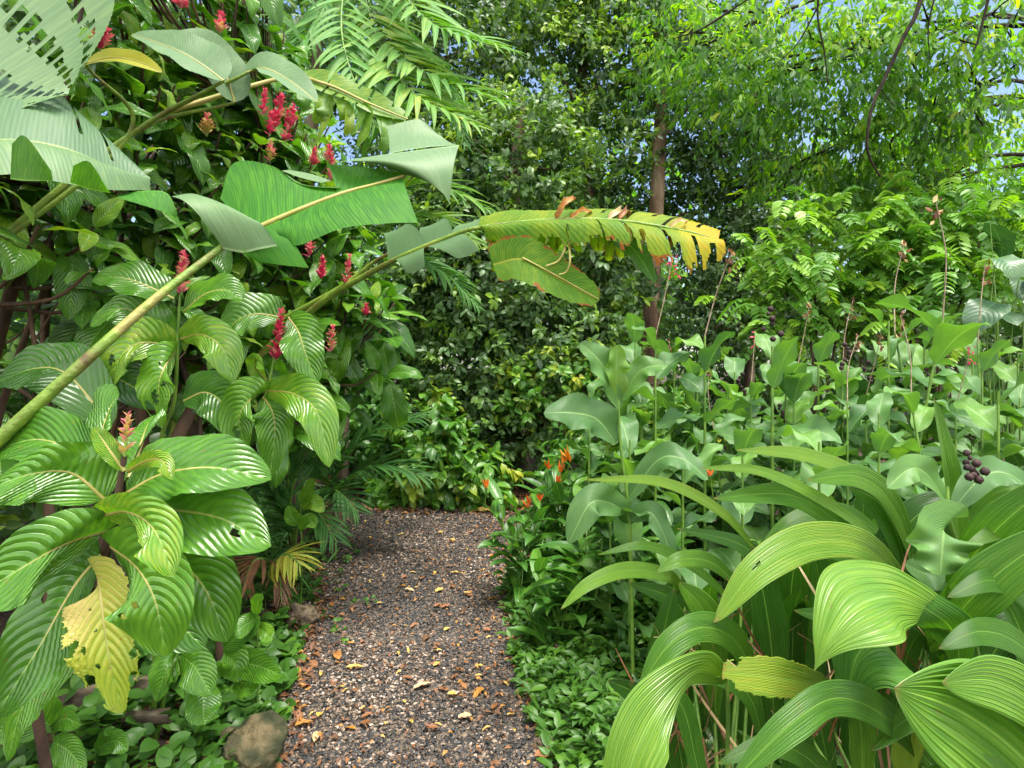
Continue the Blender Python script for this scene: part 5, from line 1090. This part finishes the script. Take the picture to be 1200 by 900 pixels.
# ------------------------------------------------------------------ ground covers
T_GC = [leaf_tpl(4, 2, .55, .75, .19, .3, q) for q in (.3, .7, 1.1)]
def cover(name, n, xf, y0, y1, hmax, L, tint, tpls=T_GC, per=5, mat='cover'):
    y = rng.uniform(y0, y1, n); x = xf(y, n); e = np.clip(np.minimum(np.abs(x - path_right(y)), np.abs(x - path_left(y))) / .25, .25, 1)
    z = gz(x, y) + hmax * e * rng.uniform(.15, 1, n) * (.7 + .3 * np.sin(x * 7 + y * 5))
    p = np.stack([x, y, z], -1); pos = (p[:, None] + rng.normal(0, L * .25, (n, per, 3))).reshape(-1, 3)
    a = rng.uniform(0, 6.28, n * per); d = np.stack([np.cos(a), np.sin(a), rng.uniform(-.1, .9, n * per)], -1)
    mb = MB(); scatter(mb, tpls, pos, d, A3((0, -.2, 1)) + rng.normal(0, .3, (n * per, 3)), L * rng.uniform(.6, 1.15, n * per), np.clip(np.repeat(rng.normal(tint, .13, n), per), 0, .75))
    ms = MB()
    for q in range(0, n, 6): tube(ms, [p[q] * A3((1, 1, 0)) + A3((0, 0, float(gz(x[q], y[q])))), p[q]], .0025, .0015, 4, 3)
    mb.v += ms.v; mb.f += [f + mb.n for f in ms.f]; mb.uv += ms.uv; mb.t += ms.t; mb.m += [m + 1 for m in ms.m]; mb.n += ms.n
    return tag(mb.build(name, [M[mat], M['stem']]), kind='stuff')
cover('ground_cover', 2000, lambda y, n: path_right(y) + .02 + rng.random(n)**1.2 * .95, 1.9, 4.2, .17, .075, .5)
cover('ground_cover', 700, lambda y, n: path_right(y) + .0 + rng.random(n) * 1.6, 3.9, 6.6, .16, .08, .4)
cover('ground_cover', 900, lambda y, n: path_right(y) + .5 + rng.random(n) * 2.6, 1.6, 4.2, .3, .1, .3)
T_HRT = [leaf_tpl(5, 4, .45, .7, .34, .25, q, cup=.1) for q in (.4, .9)]
cover('creeper', 420, lambda y, n: path_left(y) - .04 - rng.random(n)**1.3 * .9, 2.0, 3.3, .22, .085, .42, T_HRT, 4)
cover('creeper', 460, lambda y, n: path_left(y) - .02 - rng.random(n)**1.3 * 1.2, 3.2, 6.2, .3, .07, .35, T_HRT, 4)
cover('weeds', 60, lambda y, n: path_left(y) + rng.random(n)**3 * .35, 3.2, 6.4, .07, .045, .5, T_HRT, 4)
# fern-like grasses under the shrub
T_GR = [leaf_tpl(5, 2, .3, .8, .025, .3, q) for q in (.9, 1.5)]
cover('undergrowth', 420, lambda y, n: path_left(y) - .1 - rng.random(n) * 1.3, 3.6, 6.6, .35, .3, .2, T_GR, 5, 'palm')
# seedlings with broad leaves under the near shrub
def seedling(label, x, d, leaves, group='leafy seedlings at the left of the path'):
    KD = 1.38 if d < 2.5 else 1.
    leaves = [tuple((p[0], p[1], p[2] * KD) for p in l[:3]) + tuple(l[3:]) for l in leaves]; d *= KD
    b = gp(x, d); t = thing('seedling', label, 'plant', b, group); mb = MB()
    c = P(*leaves[0][0]); tube(mb, [b, (b + c) / 2 + A3((.01, 0, .03)), c], .004, .003, 5, 8); mb.build('stem', M['stem'], t)
    for k, (p0, p1, p2, hw, ti) in enumerate(leaves):
        mb = MB(); hero(mb, [p0, p1, p2], hw, tilt=.6, tint=ti, a=.55, b=.65, rib=.03, nrib=9, seed=k, nl=20, nc=10, wave=.1); mb.build('leaf', M['cloak'], t)
seedling('glossy seedling with broad leaves below the yellowing ragged leaf', 220, 1.75, [((208, 765, 1.65), (195, 785, 1.6), (182, 822, 1.58), 20, .45), ((212, 768, 1.65), (228, 782, 1.6), (248, 815, 1.58), 20, .42), ((205, 775, 1.64), (200, 790, 1.58), (195, 800, 1.55), 8, .6), ((240, 800, 1.64), (238, 830, 1.6), (240, 850, 1.58), 17, .38)])
seedling('glossy seedling with two long leaves beside the mossy rock', 280, 1.95, [((262, 760, 1.85), (290, 735, 1.82), (305, 722, 1.8), 15, .3), ((262, 765, 1.85), (275, 780, 1.8), (262, 795, 1.78), 18, .5), ((272, 775, 1.85), (300, 780, 1.8), (332, 792, 1.76), 16, .42), ((275, 790, 1.85), (285, 800, 1.8), (305, 800, 1.78), 14, .5)])
seedling('small seedling climbing beside the dry palm frond', 300, 2.6, [((300, 720, 2.5), (303, 705, 2.46), (308, 696, 2.44), 9, .5), ((300, 725, 2.5), (285, 735, 2.46), (275, 745, 2.44), 11, .45), ((303, 735, 2.5), (312, 742, 2.46), (318, 752, 2.44), 9, .55)])
seedling('leafy seedling at the shaded foot of the young palms', 352, 3.7, [((352, 590, 3.5), (362, 575, 3.46), (368, 560, 3.44), 8, .6), ((354, 595, 3.5), (366, 588, 3.46), (380, 600, 3.44), 9, .62), ((350, 615, 3.5), (342, 605, 3.46), (338, 592, 3.44), 8, .5), ((350, 620, 3.5), (362, 610, 3.46), (370, 618, 3.44), 8, .55)])
seedling('low seedling at the bottom corner below the near shrub', 60, 1.6, [((60, 850, 1.4), (30, 840, 1.36), (-5, 860, 1.34), 26, .45), ((60, 855, 1.42), (75, 842, 1.4), (95, 850, 1.38), 12, .35), ((62, 870, 1.42), (80, 880, 1.4), (100, 905, 1.38), 14, .4), ((110, 880, 1.5), (135, 868, 1.46), (150, 880, 1.44), 12, .35)])

# ------------------------------------------------------------------ rocks, logs
def rock(name, label, c, r, seed, mat):
    import bmesh
    from mathutils import noise as mn
    bm = bmesh.new(); bmesh.ops.create_icosphere(bm, subdivisions=5, radius=1); me = bpy.data.meshes.new(name)
    R = np.random.default_rng(seed); ks = R.normal(0, 2.2, (7, 3)); ph = R.uniform(0, 6, 7)
    for v in bm.verts:
        p = A3(v.co); k = 1 + sum(math.sin(p @ a + f) for a, f in zip(ks, ph)) * .055 + math.sin(p[0] * 9 + seed) * math.sin(p[1] * 8) * .03
        k += mn.fractal(Vector(p * 1.6 + seed), .9, 2.1, 6) * .16 - abs(mn.noise(Vector(p * 2.3 + seed * 2))) * .16
        p = p * k; p[2] = max(p[2], -.55); p = p * A3(r); v.co = p
    for f in bm.faces: f.smooth = True
    bm.to_mesh(me); bm.free(); me.materials.append(M[mat]); o = bpy.data.objects.new(name, me); COL.objects.link(o); o.location = c
    return tag(o, label, 'rock', 'rocks along the path')
def on(x, y):
    d = CAMZ * F / (y - HOR); q = P(x, y, d); return A3((q[0], q[1], float(gz(q[0], q[1]))))
c = on(352, 735); rock('rock', 'rounded brown rock at the path edge below the yellow palm frond', c + A3((0, 0, .05)), (.1, .08, .08), 3, 'rock')
c = on(308, 905); rock('rock', 'large mossy rock at the bottom left corner of the path', c + A3((-.06, .02, .06)), (.13, .13, .12), 8, 'mossrock')
c = on(122, 900); rock('rock', 'small pale pinkish rock among the creepers', c + A3((0, 0, .03)), (.1, .07, .06), 5, 'log')
c = on(632, 880); rock('rock', 'small brown flat rock at the edge of the ground cover', c + A3((0.02, 0, .02)), (.05, .04, .035), 6, 'rock')
c = on(293, 755); rock('rock', 'dark squarish rock half hidden by the seedling', c + A3((0, 0, .06)), (.13, .08, .1), 9, 'twig')
for lab, a, b_, r in (('weathered pale log lying behind the yellowing ragged leaf', (60, 860, 2.3), (178, 808, 2.4), .035), ('thin grey log below the weathered pale one', (70, 878, 2.25), (200, 850, 2.3), .024)):
    mb = MB(); q0, q1 = P(*a), P(*b_); q0[2] = float(gz(q0[0], q0[1])) + (.12 if r > .03 else .05); q1[2] = q0[2] + .06; rough_tube(mb, [q0, (q0 + q1) / 2 + A3((0, 0, .02)), q1], r, r * .8, 12, 30, seed=r * 99); o = mb.build('log', M['log']); tag(o, lab, 'log', 'logs in the left bed')

# ------------------------------------------------------------------ leaves fallen on the gravel
FL = 'leaves fallen on the gravel path'
T_FL = [leaf_tpl(8, 4, .6, .75, asp, .35, q, wave=.15, curl=c_) for asp, q, c_ in ((.24, .4, .3), (.17, .8, -.4), (.34, .2, .1), (.14, 1.4, .5))]
fl_mesh = {}
def fallen(k, x, y, L, tint, label, rz=None):
    key = (k, tint)
    if key not in fl_mesh:
        V, UV, Fc = T_FL[k]; mb = MB(); mb.add(V - A3((0, .5, 0)), Fc, UV, tint); fl_mesh[key] = mb.mesh('fallen_leaf', [M['dead']])
    c = on(x, y); o = bpy.data.objects.new('fallen_leaf', fl_mesh[key]); COL.objects.link(o)
    o.location = (c[0], c[1], c[2] + .026); o.rotation_euler = (rnd.uniform(-.2, .2), rnd.uniform(-.15, .15), rnd.uniform(0, 6.28) if rz is None else rz); o.scale = (L, L, L)
    tag(o, label, 'fallen leaf', FL)
for a in ((0, 415, 790, .085, .75, 'long yellow fallen leaf lying across the middle of the gravel path', 1.8), (2, 530, 822, .05, .74, 'round yellow fallen leaf near the bottom of the path'),
          (0, 513, 770, .05, .73, 'pale yellow fallen leaf in the middle of the path beside a grey-green one'), (0, 495, 812, .09, .98, 'grey-green pale fallen leaf on the lower path'), (2, 545, 848, .06, .97, 'pale greenish fallen leaf near the edge of the ground cover'),
          (1, 560, 818, .1, .52, 'long orange fallen leaf against the edge of the ground cover', 2.6), (1, 577, 706, .09, .57, 'orange fallen leaf on the right side of the middle path', 1.5), (2, 515, 696, .06, .74, 'bright yellow round fallen leaf in the middle of the path'),
          (0, 533, 676, .07, .74, 'yellow fallen leaf further up the path than the round one', 1.6), (0, 479, 695, .08, .95, 'cream fallen leaf left of the round yellow one', 1.2), (1, 400, 706, .08, .6, 'orange-yellow fallen leaf by the left edge near the round rock'),
          (0, 357, 855, .08, .48, 'red-orange fallen leaf beside the mossy rock'), (0, 348, 792, .08, .5, 'orange fallen leaf in the creepers beside the path'), (1, 372, 868, .09, .95, 'cream curled fallen leaf beside the mossy rock'), (2, 375, 845, .05, .74, 'yellow fallen leaf just above the cream curled one'),
          (0, 352, 770, .06, .72, 'yellow fallen leaf beside the orange one at the left edge of the path'), (0, 395, 775, .09, .4, 'brown-orange fallen leaf on the left half of the lower path'), (1, 410, 860, .07, .52, 'orange fallen leaf at the bottom left of the path', 1.),
          (2, 362, 735, .09, .73, 'yellow fallen leaf at the foot of the round rock'), (0, 576, 656, .06, .48, 'orange fallen leaf near the orange-flowered plants'), (2, 516, 627, .07, .74, 'yellow fallen leaf on the far path'), (0, 530, 636, .07, .72, 'yellow fallen leaf just right of the other on the far path'),
          (0, 470, 630, .07, .73, 'yellow fallen leaf on the left of the far path'), (1, 560, 601, .3, .72, 'long yellow strip of leaf lying across the far end of the path', 1.4), (0, 500, 604, .08, .4, 'brown fallen leaf at the far end of the path'), (2, 640, 895, .1, .28, 'large brown dead leaf at the bottom edge of the ground cover'),
          (0, 500, 755, .07, .12, 'dark purplish fallen leaf in the middle of the path'), (1, 470, 690, .08, .5, 'small orange-brown fallen leaf on the middle path')):
    fallen(*a)
for i in range(110):
    y = 600 + 270 * rnd.random()**1.3; d = CAMZ * F / (y - HOR); x = 600 + (rnd.uniform(float(path_left(d)) + .05, float(path_right(d)) - .03)) / d * F
    q = rnd.random()
    if q < .4: fallen(rnd.choice([0, 1, 3]), x, y, rnd.uniform(.03, .05), .74, 'tiny yellow fallen leaf, one of many scattered on the gravel')
    else: fallen(rnd.choice([0, 2, 3]), x, y, rnd.uniform(.04, .06), .3, 'small brown fallen leaf, one of many scattered on the gravel')
